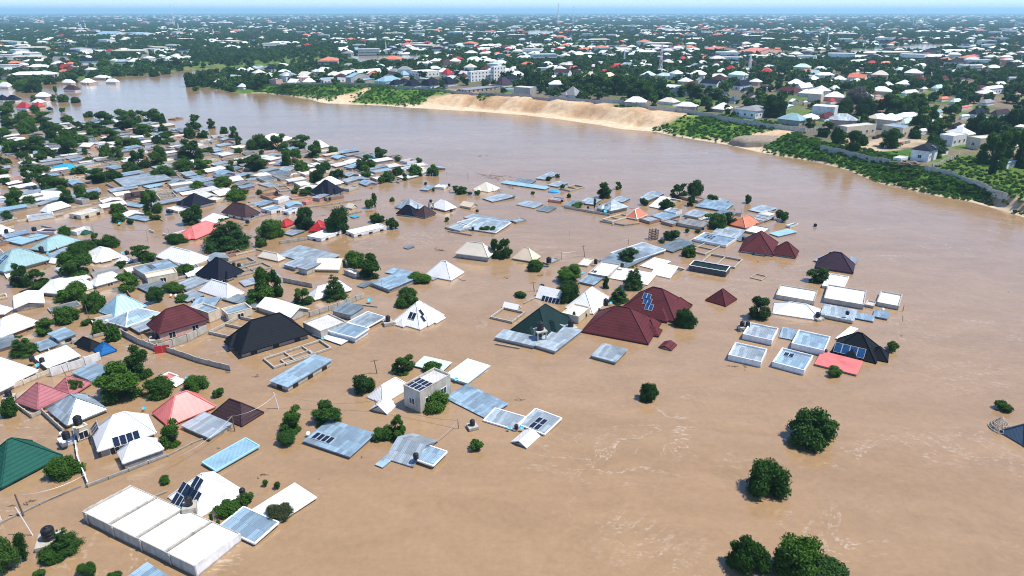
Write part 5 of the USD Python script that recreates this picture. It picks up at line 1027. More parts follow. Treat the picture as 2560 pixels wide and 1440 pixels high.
# one seventh of the river: the earth mound, a lattice mast and poles of the town
def mast(px, by, ty, wpx, label, red=False):
    g = PL(px, by); zt = z_at(g[0], g[1], ty) - g[2]; w = mpp(g) * wpx / 2; st = thing("lattice_mast", "slender lattice radio mast", "mast", g, .3, "radio masts of the town", label, None, 12); n = 8
    for i in (-1, 1):
        for j in (-1, 1): MB().beam((i * w, j * w, 0), (i * w * .25, j * w * .25, zt), max(.2, w * .12)).build("leg", "trim_white", st)
    for k in range(n):
        m = MB(); s0, s1 = 1 - .75 * k / n, 1 - .75 * (k + 1) / n; z0, z1 = zt * k / n, zt * (k + 1) / n; q0 = [(-w * s0, -w * s0), (w * s0, -w * s0), (w * s0, w * s0), (-w * s0, w * s0)]; q1 = [(x / s0 * s1, y / s0 * s1) for x, y in q0]
        for c in range(4): m.beam((*q0[c], z0), (*q1[(c + 1) % 4], z1), max(.14, w * .1)); m.beam((*q0[c], z0), (*q0[(c + 1) % 4], z0), max(.14, w * .1))
        m.build("lattice_section", "tarp_red" if red and k % 2 else "trim_white", st)
mast(1650, 188, 108, 8, "white lattice mast with red bands behind the grove", True); mast(1872, 184, 135, 8, "grey lattice mast left of the tall navy roof"); mast(1395, 64, 8, 5, "tallest far mast above the horizon near centre"); mast(436, 66, 13, 4, "far mast above the horizon at left"); mast(448, 84, 58, 5, "far lattice mast beside the pale school block"); mast(1433, 62, 13, 4, "thin far mast right of the tallest one"); mast(966, 140, 104, 5, "mast among the trees above the blue sheds"); mast(2430, 112, 84, 5, "far mast beyond the flooded field"); mast(2066, 125, 82, 4, "far mast left of the flooded field"); mast(1560, 160, 120, 4, "thin mast left of the red banded one")
# far mosque with a dome and four minarets, and a small white minaret at left
g = PL(2297, 64); st = thing("mosque", "far pale mosque", "mosque", g, 0, None, "far pale mosque with dome and four tall minarets", "the far mosque", 40); w = mpp(g)
MB().box(-11 * w, -8 * w, 0, 11 * w, 8 * w, 6 * w).build("prayer_hall", "wall_cream", st); MB().lathe([(7 * w * math.cos(t_), 6 * w + 8 * w * math.sin(t_)) for t_ in np.linspace(0, 1.5, 8)], 16).build("dome", "roof_mint", st, smooth=True)
for i in (-1, 1):
    for j in (-1, 1): MB().tube((i * 12 * w + j * 1.6 * w, j * 9 * w, 0), (i * 12 * w + j * 1.6 * w, j * 9 * w, 24 * w), .9 * w, .7 * w, 8).build("minaret", "trim_white", st)
for px_, by_, ty_ in ((206, 84, 60), (198, 68, 56), (214, 70, 58), (534, 88, 72)):
    g = PL(px_, by_); w = mpp(g); zt = z_at(g[0], g[1], ty_) - g[2]; st = thing("minaret", "slim white minaret", "minaret", g, 0, "slim white minarets at upper left", None, None, 6)
    MB().tube((0, 0, 0), (0, 0, zt * .85), 1.5 * w, 1.1 * w, 8).build("shaft", "trim_white", st); MB().lathe([(1.5 * w, zt * .85), (1.5 * w, zt * .9), (.9 * w, zt * .92), (0, zt)], 8).build("cap", "trim_white", st)

# earth mound in front of the fence, parked cars on the sandy yard
g = PL(1912, 352); st = thing("earth_mound", "flat topped mound of dumped earth", "mound", g, .1, None, "flat topped grey earth mound on the bank below the panel fence", "the earth mound", 120)
R_ = mpp(g) * 88; aa = np.linspace(0, 2 * math.pi, 40, endpoint=False); mr = np.random.default_rng(3); wb = 1 + .12 * np.sin(aa * 3 + 1) + mr.normal(0, .03, 40)
m = MB(); rings = [np.c_[np.cos(aa) * R_ * wb * s_, np.sin(aa) * R_ * .42 * wb * s_, np.full(40, z_) + mr.normal(0, .15, 40)] for s_, z_ in ((1.05, -3), (1.0, .1), (.9, 1.4), (.78, 2.2), (.6, 2.5), (.3, 2.7))]
v = np.vstack(rings + [[[0, 0, 2.7]]]); f = [[i * 40 + k, i * 40 + (k + 1) % 40, (i + 1) * 40 + (k + 1) % 40] for i in range(5) for k in range(40)] + [[i * 40 + k, (i + 1) * 40 + (k + 1) % 40, (i + 1) * 40 + k] for i in range(5) for k in range(40)] + [[200 + k, 200 + (k + 1) % 40, 240] for k in range(40)]
m.add(v, f).build("earth", "mound_earth", st, smooth=40)
def car(px, py, rz, paint, label):
    g = PL(px, py); st = thing("parked_car", "parked car", "car", g, rz, "cars parked in the sandy yard", label, None, 15)
    m = MB(); pr = [(-2.1, .35), (2.1, .35), (2.15, .75), (1.2, .95), (.6, 1.42), (-1.1, 1.45), (-1.7, .98), (-2.15, .9)]
    v = [(x, y, z) for y in (-.85, .85) for x, z in pr]; f = [[0, i, i + 1] for i in range(1, 7)] + [[8, 8 + i + 1, 8 + i] for i in range(1, 7)] + [t for i in range(8) for t in ([i, i + 8, (i + 1) % 8 + 8], [i, (i + 1) % 8 + 8, (i + 1) % 8])]
    m.add(v, f).build("body", paint, st)
    MB().box(-1.0, -.865, 1.0, .55, .865, 1.32).build("side_windows", "glass", st)
    for x in (-1.35, 1.35):
        for y in (-.87, .67): MB().tube((x, y, .34), (x, y + .2, .34), .34, .34, 12).tube((x, y + .2, .34), (x, y, .34), .34, .34, 12).build("wheel", "tank_plastic", st)
car(2188, 347, .5, "tank_plastic", "black parked car before the unfinished two-storey block"); car(2199, 343, .4, "tank_plastic", "second black car parked right of the first"); car(2216, 366, .2, "trim_white", "pale car under the tree in the sandy yard"); car(2248, 363, .3, "tarp_red", "red vehicle beside the short wall in the yard"); car(1308, 231, .2, "trim_blue", "pale blue car on top of the sand cliff")
# thatched shelter and boats at the foot of the navy roofed house
g = PL(2268, 418); st = thing("thatched_shelter", "collapsed brown thatched shelter", "shelter", g, .35, None, "collapsed brown thatched shelter at the river wall below the navy roofed house", None, 80); w = mpp(g); tr_ = np.random.default_rng(8)
for i in range(22):
    c = np.array([tr_.uniform(-34, 34) * w, tr_.uniform(-22, 22) * w, 1.2 + tr_.uniform(0, 1.6)]); a_ = tr_.uniform(0, 3.1); d_ = np.array([math.cos(a_), math.sin(a_), tr_.uniform(-.15, .15)]) * tr_.uniform(1.5, 4); MB().beam(c - d_, c + d_, tr_.uniform(.5, 1.6), .12).build("thatch_sheet", "driftwood", st)
for i in (-1, 1):
    for j in (-1, 1): MB().tube((i * 24 * w, j * 14 * w, -1), (i * 24 * w, j * 14 * w, 2), .12, .1, 6).build("post", "wood", st)
# scaffold of a rusty tank tower, pierced and torn roof frame at the right
g = P(1633, 598); w = mpp(g); st = thing("tank_tower", "rusty steel tank tower", "tower", g, .3, None, "rusty empty steel tank tower standing in the water", None, 22); h_ = 26 * w
for i in (-1, 0, 1):
    for j in (-1, 1): MB().beam((i * 9 * w, j * 7 * w, -1), (i * 9 * w, j * 7 * w, h_), .16).build("leg", "rust", st)
for k in range(4):
    z_ = h_ * (k + .6) / 4; m = MB(); q = [(-9 * w, -7 * w), (9 * w, -7 * w), (9 * w, 7 * w), (-9 * w, 7 * w)]
    for c in range(4): m.beam((*q[c], z_), (*q[(c + 1) % 4], z_), .14); m.beam((*q[c], z_ - h_ / 5), (*q[(c + 1) % 4], z_), .09)
    m.build("brace_ring", "rust", st)
g = P(2500, 1072); w = mpp(g); w *= .72; st = thing("roof_frame", "bare wooden roof frame", "roof frame", g, -.25, None, "bare wooden roof frame broken off beside the slate blue torn roof", None, 60)
ap_ = np.array([0, 6 * w, 46 * w])
for k in range(15):
    a_ = k / 15 * 2 * math.pi; q = np.array([math.cos(a_) * 34 * w, math.sin(a_) * 40 * w, 0.2]); MB().beam(q, ap_, .1).build("rafter", "wood_pale", st)
for s_ in (.35, .6, .8, 1.0):
    m = MB()
    for k in range(15):
        a_, b_ = k / 15 * 2 * math.pi, (k + 1) / 15 * 2 * math.pi; p_, q_ = (np.array([math.cos(x) * 34 * w, math.sin(x) * 40 * w, .2]) * s_ + ap_ * (1 - s_) for x in (a_, b_)); m.beam(p_, q_, .1)
    m.build("purlin_ring", "wood_pale", st)
# the blue tarpaulin heaped on debris
g = P(1386, 480); w = mpp(g); st = thing("blue_tarpaulin", "crumpled bright blue tarpaulin", "tarpaulin", g, .1, None, "crumpled bright blue tarpaulin on debris in mid water", "the blue tarpaulin", 34)
s_ = trimesh.creation.icosphere(3); v = s_.vertices * [16 * w, 11 * w, 5 * w]; v = v * (1 + .35 * (meshkit.fbm(s_.vertices * 2.2, 3, 4) - .5))[:, None]; m = MB(); m.add(v, s_.faces).build("sheet", "tarp", st)

# the joined row of four low houses in the foreground: shallow white roofs between stepped party walls
Gp = P(490, 1391 + 27); e_ = z_at(Gp[0], Gp[1], 1391); c, th, a, b = rect(P(205, 1279, e_), P(490, 1391, e_), P(603, 1335, e_ * .60))
st = thing("row_of_houses", "long joined row of four white roofed houses", "house", (*c, 0), th, None, "long joined row of four shallow white roofs with stepped party walls and stained block walls", "the white row", 400)
for k in range(4):
    x0, x1 = -a + 2 * a * k / 4, -a + 2 * a * (k + 1) / 4; tp = -.40 * e_ + .12
    m = MB(); q = [(x0 + .30, -b + .16, e_ - .22), (x1 - .12, -b + .16, e_ - .22), (x1 - .12, b - .16, e_ - .22 + tp), (x0 + .30, b - .16, e_ - .22 + tp)]; m.poly(q); m.poly([(x, y, z - .1) for x, y, z in q][::-1]); m.build("roof", "roof_white", st)
    MB().box(x0, -b - .03 * (k % 2), -1.2, x1, -b + .15, e_ + .02 * k).build("front_wall", "wall_concrete", st); MB().box(x0, b - .15, -1.2, x1, b, e_ + tp - .1).build("back_wall", "wall_concrete", st)
    MB().box(x0 + .9, -b - .16, -1.2, x0 + 1.25, -b - .04, e_ - .05).build("buttress", "wall_concrete", st)
for k in range(5):
    x = -a + 2 * a * k / 4; x = min(max(x, -a + .12), a - .12); n_ = 5
    for j in range(n_):
        y0, y1 = -b + .16 + (2 * b - .32) * j / n_, -b + .16 + (2 * b - .32) * (j + 1) / n_; MB().box(x - .12, y0, -1.2, x + .12, y1, e_ + .10 - .40 * e_ * j / n_).build("party_wall", "wall_white" if k == 4 else "wall_concrete", st)
FOOT.append((c[0], c[1], math.hypot(a, b)))

# slack wires between the leaning poles
def wire(a, b, sag):
    pa, pb = (np.array([*P(x, y)[:2], 0.0]) for x, y, _ in (a, b)); pa[2] = z_at(*pa[:2], a[2]) * .94; pb[2] = z_at(*pb[:2], b[2]) * .94; pa[2], pb[2] = max(pa[2], .4), max(pb[2], .4)
    st = thing("power_line", "slack power line", "wire", (pa + pb) / 2 * [1, 1, 0], 0, "slack power lines between poles", None, None, 10); o = (pa + pb) / 2 * [1, 1, 0]; n = 14; m = MB()
    q = [pa + (pb - pa) * t_ - [0, 0, max(0, sag * 4 * t_ * (1 - t_))] - o for t_ in np.linspace(0, 1, n)]
    for u_, v_ in zip(q[:-1], q[1:]): m.tube(u_, v_, .035, .035, 4, False)
    m.build("cable", "steel", st)
for a_ in [((587, 1078, 1038), (698, 1022, 981), 1.0), ((587, 1078, 1038), (424, 1180, 1150), 1.2), ((698, 1022, 981), (947, 1029, 998), 1.5), ((947, 1029, 998), (1147, 1071, 1049), 1.2), ((1147, 1071, 1049), (1040, 1150, 1136), .6), ((1404, 649, 630), (1463, 642, 613), .8), ((1463, 642, 613), (1572, 610, 596), 1.0), ((60, 1290, 1235), (220, 1216, 1185), .8), ((370, 605, 575), (424, 582, 570), .6), ((370, 605, 575), (235, 580, 560), .8)]: wire(*a_)
# ------------------------------------------------------------------ fill-in of the crowded districts: low sheds and walls between what was set out above
def poly_px(p): return sg.Polygon(p)
def free(tr_, fr_, c, r, k=.8):
    if len(fr_) == 0: return True
    d = np.hypot(*(tr_ - c).T); return (d > (fr_ + r) * k).all()
fr = np.random.default_rng(21)
u = (P(420, 1141) - P(220, 1218))[:2]; AX = math.atan2(u[1], u[0])
DIST = poly_px([(-60, 300), (120, 290), (230, 283), (420, 312), (470, 330), (600, 345), (720, 372), (850, 372), (960, 388), (1100, 418), (1060, 452), (930, 462), (800, 505), (700, 530), (560, 500), (430, 500), (380, 560), (250, 520), (100, 560), (-60, 545)])
CORE = poly_px([(-60, 560), (300, 640), (700, 640), (650, 800), (560, 760), (300, 880), (-60, 900)])
MID = poly_px([(1400, 500), (1600, 490), (1800, 505), (1900, 530), (1930, 570), (1800, 590), (1640, 560), (1480, 540)])
cx_, cy_ = np.meshgrid(np.arange(-420, 520, 11.0), np.arange(90, 640, 9.5)); G = np.stack([cx_.ravel(), cy_.ravel()], 1)
Rg = np.array([[math.cos(AX), -math.sin(AX)], [math.sin(AX), math.cos(AX)]]); ctr = np.array([-60, 350.0]); G = (G - ctr) @ Rg.T + ctr + fr.normal(0, 1.6, G.shape)
pxs = pix(np.c_[G, np.zeros(len(G))]); CR = [("zinc", 24), ("zincdark", 9), ("zincblue", 12), ("zincold", 13), ("white", 13), ("offwhite", 12), ("screed", 10), ("ltblue", 2), ("brown", 1), ("tan", 3)]
cn, cw = zip(*CR); cw = np.array(cw) / sum(cw); nshed = 0
order = np.argsort(-pxs[:, 1])
F0 = np.array(FOOT); 
for i_ in order:
    p = sg.Point(*pxs[i_]); prob = .95 if DIST.contains(p) else .65 if CORE.contains(p) else .55 if MID.contains(p) else 0
    if fr.random() > prob: continue
    a, b = fr.uniform(3.0, 5.8), fr.uniform(2.2, 3.8)
    if fr.random() < .35: a, b = b, a
    c = G[i_]; Fa = np.array(FOOT)
    if not free(Fa[:, :2], Fa[:, 2], c, math.hypot(a, b), .52): continue
    rot = AX - math.pi / 2 * 0 + fr.normal(0, .10); e = fr.uniform(.5, 1.5); col_ = fr.choice(cn, p=cw); knd = fr.choice(["sheet", "sheet", "sheet", "flat", "flat", "open", "gx"])
    ex = np.array([math.cos(rot), math.sin(rot)]); ey = np.array([-ex[1], ex[0]])
    # which corner is left, nearest and right as seen from here
    cs = [c + s * a * ex + t_ * b * ey for s in (-1, 1) for t_ in (-1, 1)]; q = pix(np.array([(*k, e) for k in cs])); nb_ = int(q[:, 1].argmax()); l_, r__ = int(q[:, 0].argmin()), int(q[:, 0].argmax())
    if len({nb_, l_, r__}) < 3: continue
    wl = pix(np.array([*cs[nb_], 0.0]))[1] - q[nb_, 1]; ap = pix(np.array([*c, e + min(a, b) * .4]))[1]
    house(knd, col_, fr.choice(["grey", "concrete", "concrete", "cream", "white", "pink", "brick"]), q[l_], q[nb_], q[r__], ap, wl, "", group="packed zinc sheds of the flooded left district"); nshed += 1
    if nshed > 330: break
for i_ in fr.permutation(len(G)):
    p = sg.Point(*pxs[i_])
    if nshed >= 375: break
    if not (DIST.contains(p) or CORE.contains(p)): continue
    a, b = fr.uniform(2.2, 4.2), fr.uniform(1.7, 2.8); c = G[i_] + fr.normal(0, 2.5, 2); Fa = np.array(FOOT)
    if not free(Fa[:, :2], Fa[:, 2], c, math.hypot(a, b), .55): continue
    rot = AX + fr.normal(0, .12); e = fr.uniform(.4, 1.2); ex = np.array([math.cos(rot), math.sin(rot)]); ey = np.array([-ex[1], ex[0]])
    cs = [c + s * a * ex + t_ * b * ey for s in (-1, 1) for t_ in (-1, 1)]; q = pix(np.array([(*k, e) for k in cs])); nb_ = int(q[:, 1].argmax()); l_, r__ = int(q[:, 0].argmin()), int(q[:, 0].argmax())
    if len({nb_, l_, r__}) < 3: continue
    house(fr.choice(["sheet", "sheet", "flat", "open"]), fr.choice(cn, p=cw), fr.choice(["grey", "concrete", "cream", "brick"]), q[l_], q[nb_], q[r__], 0, pix(np.array([*cs[nb_], 0.0]))[1] - q[nb_, 1], "", group="packed zinc sheds of the flooded left district"); nshed += 1
nd_ = 0
for i_ in fr.permutation(len(G)):
    p = sg.Point(*pxs[i_])
    if nd_ >= 170: break
    if not (DIST.contains(p) or CORE.contains(p) or MID.contains(p)): continue
    c = G[i_] + fr.normal(0, 3, 2); q = pix(np.array([*c, 0.0])); nd_ += 1
    if nd_ % 2: drift(q[0], q[1], fr.uniform(8, 26), int(fr.integers(3, 7)), seed=nd_)
    else:
        Fa = np.array(FOOT)
        if free(Fa[:, :2], Fa[:, 2], c, 1.5, .7): tree(fr.choice(["b", "b", "m", "t", "r"]), q[0], q[1], fr.uniform(16, 38), fr.uniform(12, 32))
nw = 0
for i_ in fr.permutation(len(G)):
    p = sg.Point(*pxs[i_])
    if nw >= 190 or not (DIST.contains(p) or (CORE.contains(p) and fr.random() < .7)): continue
    c = G[i_]; ang = AX + (math.pi / 2 if fr.random() < .5 else 0) + fr.normal(0, .05); l = fr.uniform(7, 16); d_ = np.array([math.cos(ang), math.sin(ang)]) * l / 2
    pa, pb = pix(np.array([*(c - d_), 0])), pix(np.array([*(c + d_), 0]))
    block_wall([tuple(pa), tuple(pb)], 3, fr.choice(["grey", "concrete", "concrete", "brick", "cream"]), hm=fr.uniform(.5, 1.3), panel=5, post=False, gaps=.1, seed=nw); nw += 1
# ------------------------------------------------------------------ the town on the far bank: houses and trees, the largest as things, the rest as one mass
def land_ok(xy): return shapely.contains_xy(LANDW, xy[:, 0], xy[:, 1]) & ~np.any([shapely.contains_xy(p, xy[:, 0], xy[:, 1]) for p in PONDS], axis=0)
def sector(n, r0, r1, a=40):
    r = np.sqrt(fr.uniform(r0 * r0, r1 * r1, n)); t_ = np.radians(fr.uniform(-a, a, n)); return np.stack([r * np.sin(t_), r * np.cos(t_)], 1)
ZC = [("white", 40), ("offwhite", 14), ("cream", 6), ("mint", 7), ("orange", 5), ("red", 3), ("maroon", 5), ("navy", 7), ("brown", 5), ("grey", 4), ("teal", 3), ("zinc", 6)]
zn, zw = zip(*ZC); zw = np.array(zw) / sum(zw)
cand = sector(2200, 330, 1500); ok = land_ok(cand); dsh = shore_tree.query(cand)[0]; ok &= dsh > np.where(dpar[shore_tree.query(cand)[1]][:, 3] > .5, dpar[shore_tree.query(cand)[1]][:, 1] + 14, 30); cand = cand[ok]; cz = ground_z(cand)
cand = np.c_[cand, cz]; cand = cand[np.argsort(np.hypot(cand[:, 0], cand[:, 1]))]
FIELD = poly_px([(2330, 420), (2400, 385), (2480, 395), (2560, 440), (2640, 520), (2530, 505), (2400, 450)])
LOT = poly_px([(2120, 385), (2230, 345), (2330, 350), (2280, 410), (2200, 410)]); GROVE = poly_px([(1380, 195), (1560, 205), (1680, 225), (1680, 262), (1500, 248), (1380, 225)]); WOOD = poly_px([(470, 120), (860, 115), (860, 160), (600, 168), (470, 170)])
nh = 0; REST = []
for c in cand:
    q = pix(c)
    if not (-40 < q[0] < 2600): continue
    if FIELD.contains(sg.Point(*q)) or LOT.contains(sg.Point(*q)) or GROVE.contains(sg.Point(*q)) or WOOD.contains(sg.Point(*q)) : continue
    if meshkit.fbm(np.array([[c[0] * .011, c[1] * .011, 0]]), 3, 41)[0] < .43 and fr.random() < .75: continue
    a, b = fr.uniform(4.8, 9), fr.uniform(4, 6.8); Fa = np.array(FOOT)
    if not free(Fa[:, :2], Fa[:, 2], c[:2], math.hypot(a, b), .85): continue
    if nh < 150:
        rot = fr.uniform(-.6, .6) - .3; e = fr.choice([2.8, 3.2, 3.4, 6.2]); ex = np.array([math.cos(rot), math.sin(rot)]); ey = np.array([-ex[1], ex[0]])
        cs = [c[:2] + s * a * ex + t_ * b * ey for s in (-1, 1) for t_ in (-1, 1)]; qq = pix(np.array([(*k, c[2] + e) for k in cs])); nb_ = int(qq[:, 1].argmax()); l_, r__ = int(qq[:, 0].argmin()), int(qq[:, 0].argmax())
        if len({nb_, l_, r__}) < 3: continue
        house(fr.choice(["hip", "hip", "hip", "hip", "gx", "flat"]), fr.choice(zn, p=zw), fr.choice(["white", "white", "cream", "grey", "pink"]), qq[l_], qq[nb_], qq[r__], pix(np.array([*c[:2], c[2] + e + min(a, b) * .62]))[1], pix(np.array([*cs[nb_], c[2]]))[1] - qq[nb_, 1], "", land=True); nh += 1
    else:
        FOOT.append((c[0], c[1], math.hypot(a, b))); REST.append((c[0], c[1], c[2], 1.0))
# trees of the far bank: the row and the grove one by one
def land_tree(k, px, base, w, h): tree(k, px, base, w, h, land=True)
for line in """t 1935 296 46 52|t 1905 283 30 30|t 1815 287 18 22|t 1770 280 22 24|r 1760 266 20 22|d 2330 305 26 34|t 2222 372 46 46|t 2130 378 40 46|r 2090 362 34 40|m 2145 362 24 28|t 2480 415 78 88|t 2520 400 70 80|d 2470 362 88 62|d 2530 330 60 60|d 2440 340 60 60|b 2505 425 30 26|d 2480 437 20 30|t 2300 320 40 50|t 2350 335 40 34|t 2270 300 50 50|d 2160 290 60 46|t 2230 285 60 50|t 2290 280 50 44|d 2110 285 46 36|g 2145 258 70 40|g 2330 166 40 22|g 2390 168 40 20|g 2540 180 30 20|t 2555 420 60 110
t 1410 232 30 30|t 1440 222 34 34|t 1475 226 36 38|t 1500 232 40 42|t 1530 238 42 44|t 1560 240 40 40|t 1590 246 40 40|t 1620 248 38 38|t 1650 246 34 40|t 1470 240 30 28|t 1515 218 34 30|t 1550 222 36 32|t 1580 226 34 30|t 1610 232 30 30|r 1320 205 30 34|d 1340 222 40 44|d 1325 232 34 34|t 1300 190 30 26|t 1375 210 30 26|t 1700 244 30 26|t 1740 246 40 28|t 1790 252 40 28|t 1720 240 36 30
d 480 218 34 34|d 515 214 30 26|t 500 205 28 22|b 545 222 20 14|r 528 192 22 18|b 490 228 18 10|d 620 212 24 20|t 645 222 30 30|t 660 215 20 20|t 575 185 24 16|t 640 188 20 14|t 760 175 26 14|t 680 178 24 16|t 705 176 22 14|t 860 166 30 18|t 895 174 26 16|t 930 172 30 20|t 960 168 34 20|t 1000 172 24 16|t 1030 165 22 16|t 800 168 22 14|t 830 172 20 12
t 185 208 34 22|t 200 190 28 16|b 225 205 14 14|b 250 192 18 12|d 50 195 38 24|r 60 228 50 26|d 85 232 40 32|b 140 232 14 14|t 135 254 16 14|t 85 255 20 14|r 345 190 22 12|d 385 192 30 16|d 415 186 30 14|t 350 175 24 18|t 450 178 20 12|r 265 170 40 22|t 30 210 24 18|d 10 195 30 22|d 125 212 30 20|b 270 206 14 10|t 405 168 26 20|t 440 165 30 20""".replace("\n", "|").split("|"):
    t = line.split(); land_tree(t[0], *map(float, t[1:]))
ntree = sum(1 for it in ITEMS if it[2] in ("tree", "bush"))
cand = np.vstack([sector(16000, 330, 1100), sector(30000, 1100, 2600)]); ok = land_ok(cand); i_ = shore_tree.query(cand); ok &= i_[0] > np.where(dpar[i_[1]][:, 3] > .5, dpar[i_[1]][:, 1] + 10, 2); cand = cand[ok]
q = pix(np.c_[cand, np.full(len(cand), 7.0)]); Fa = np.array(FOOT); ft = cKDTree(Fa[:, :2]); dd, jj = ft.query(cand)
openp = shapely.contains_xy(FIELD, q[:, 0], q[:, 1]) | shapely.contains_xy(LOT, q[:, 0], q[:, 1])
dens = meshkit.fbm(np.c_[cand * .006, cand[:, :1] * 0], 3, 31)
wood = shapely.contains_xy(WOOD, q[:, 0], q[:, 1]) | shapely.contains_xy(GROVE, q[:, 0], q[:, 1])
rr = np.hypot(*cand.T)
hd, hj = ft.query(cand * (1 + 11.0 / rr[:, None])); hd2, hj2 = ft.query(cand * (1 + 20.0 / rr[:, None])); hide = ((hd < Fa[hj, 2] * .8) | ((hd2 < Fa[hj2, 2] * .8) & (rr < 620))) & (rr < 1400) & (fr.random(len(cand)) < np.where(rr < 620, 1.0, .75))
keep = ~hide & (dd > Fa[jj, 2] * .72 + 1.0) & ~openp & (q[:, 0] > -60) & (q[:, 0] < 2620) & ((fr.random(len(cand)) < (.25 + 1.0 * np.clip((dens - .38) / .25, 0, 1)) * np.where(rr < 1100, .80, 1.0)) | wood)
cand = cand[keep]; cand = cand[np.argsort(np.hypot(*cand.T))]; cz = ground_z(cand)
nind = 0; TS = []
for c, z_ in zip(cand, cz):
    h_ = fr.uniform(5, 9.5) if nind % 4 else fr.uniform(3, 7); w_ = h_ * fr.uniform(.95, 1.35)
    if nind < 60:
        k = fr.choice(["t", "t", "d", "r", "s"]); kd = KIND[k]; px_w = w_ / mpp(np.array([*c, z_])); res = "mid" if px_w > 20 else "lo"
        copy_of(tree_proto(k, res, nind % 3), "leafy_tree", kd[2], kd[3], (*c, z_), fr.uniform(0, 6), (w_, w_, h_), "trees of the town on the far bank", size=px_w)
    else: TS.append((*c, z_, w_, h_, 0))
    nind += 1
print("sheds", nshed, "town houses", nh, "trees by hand", ntree, "tree rest", len(TS), "house rest", len(REST))
# farther out
far = sector(15000, 2600, 5200); far = far[land_ok(far)]; dens = meshkit.fbm(np.c_[far * .0035, far[:, :1] * 0], 3, 32); far = far[fr.random(len(far)) < .25 + np.clip((dens - .35) / .25, 0, 1)]; fz = ground_z(far)
TS += [(*c, z_, s * 2.6, s, 1) for c, z_, s in zip(far, fz, fr.uniform(6, 10, len(far)))]
far = sector(15000, 5200, 26000); far = far[land_ok(far)]; fz = ground_z(far)
TS += [(*c, z_, s * np.hypot(*c) / 900, s, 1) for c, z_, s in zip(far, fz, fr.uniform(7, 12, len(far)))]
hf = sector(3000, 1400, 3600); hf = hf[land_ok(hf)]; dens = meshkit.fbm(np.c_[hf * .004, hf[:, :1] * 0], 3, 33); hf = hf[fr.random(len(hf)) < .2 + np.clip((dens - .42) / .2, 0, 1)]; hz = ground_z(hf); REST += [(*c, z_ + .3, 1.0) for c, z_ in zip(hf, hz)]
hf = sector(1900, 3600, 14000); hf = hf[land_ok(hf)]; hz = ground_z(hf); REST += [(*c, z_ + 2.0, 1.1 + np.hypot(*c) / 14000) for c, z_ in zip(hf, hz)]
def instancer(name, protos, pos, rot, sc, idx, label, cat):
    path = numbered("/World", name); pi = UsdGeom.PointInstancer.Define(stage, path); pi.CreatePrototypesRel().SetTargets(protos(path))
    pi.CreatePositionsAttr(Vt.Vec3fArray.FromNumpy(np.asarray(pos, np.float32))); pi.CreateScalesAttr(Vt.Vec3fArray.FromNumpy(np.asarray(sc, np.float32))); pi.CreateProtoIndicesAttr(Vt.IntArray.FromNumpy(np.asarray(idx, np.int32)))
    rot = np.asarray(rot); pi.CreateOrientationsAttr(Vt.QuathArray([Gf.Quath(math.cos(r / 2), 0, 0, math.sin(r / 2)) for r in rot.tolist()]))
    tag(pi.GetPrim(), label=label, category=cat, kind="stuff")
def canopy_protos(path):
    out = []
    for k, (kd, n, lf, mt) in enumerate([("round", 170, .13, "leaf"), ("tall", 170, .13, "leaf_dark"), ("spread", 170, .13, "leaf"), ("round", 150, .13, "leaf_light"), ("bush", 60, .17, "leaf"), ("bush", 60, .17, "leaf_dark")]):
        p = f"{path}/canopy_{k}"; UsdGeom.Xform.Define(stage, p); crown(kd, n, lf, 300 + k).build("crown", mt, p); out.append(p)
    return out
TSa = np.array(TS); n = len(TSa); idx = np.where(TSa[:, 5] > .5, fr.integers(4, 6, n), fr.choice([0, 0, 1, 1, 2, 2, 3], n))
instancer("distant_trees", canopy_protos, TSa[:, :3] - [0, 0, .4], fr.uniform(0, 6.28, n), TSa[:, [3, 3, 4]], idx, "mass of trees of the distant town, too many to count", "trees")
def house_protos(path):
    out = []
    for k, (c, w_) in enumerate([("white", "white"), ("offwhite", "cream"), ("white", "cream"), ("mint", "white"), ("orange", "pink"), ("navy", "white"), ("brown", "cream"), ("grey", "grey"), ("zinc", "grey"), ("red", "cream")]):
        p = f"{path}/far_house_{k}"; UsdGeom.Xform.Define(stage, p); a, b, e, h = 7.0 + k % 3 * 1.5, 5.5, 3.2 + (k % 4 == 1) * 2.5, 3.0
        E, Rr, fs = hip_verts(a, b, e, h); m = MB(); [m.poly(f) for f in fs]; m.build("roof", "roof_" + c, p); MB().box(-a + .5, -b + .5, -2, a - .5, b - .5, e).build("wall", "wall_" + w_, p); out.append(p)
    for k, (a, b, e, h, c) in enumerate([(20, 8, 4.5, 2.5, "white"), (15, 9, 9.5, .6, "screed"), (24, 7, 6.5, 1.5, "cream"), (12, 10, 7.0, 3.5, "orange")]):
        p = f"{path}/far_block_{k}"; UsdGeom.Xform.Define(stage, p); E, Rr, fs = hip_verts(a, b, e, h); m = MB(); [m.poly(f) for f in fs]; m.build("roof", "roof_" + c, p); MB().box(-a + .4, -b + .4, -2, a - .4, b - .4, e).build("wall", "wall_white" if k % 2 else "wall_cream", p)
        for r_ in range(max(1, int(e / 3.2))):
            MB().box(-a + 1, -b + .36, .8 + r_ * 3.1, a - 1, -b + .39, 2.1 + r_ * 3.1).build("window_band", "opening", p)
        out.append(p)
    return out
RE = np.array(REST); n = len(RE); s = RE[:, 3] * fr.uniform(.7, 1.2, n)
instancer("distant_houses", house_protos, RE[:, :3], fr.uniform(-.8, .5, n), np.stack([s, s, np.minimum(s, 1.4)], 1), fr.choice(14, n, p=[.17, .11, .11, .08, .06, .09, .11, .07, .05, .03, .04, .03, .03, .02]), "mass of small houses of the distant town, too many to count", "houses")
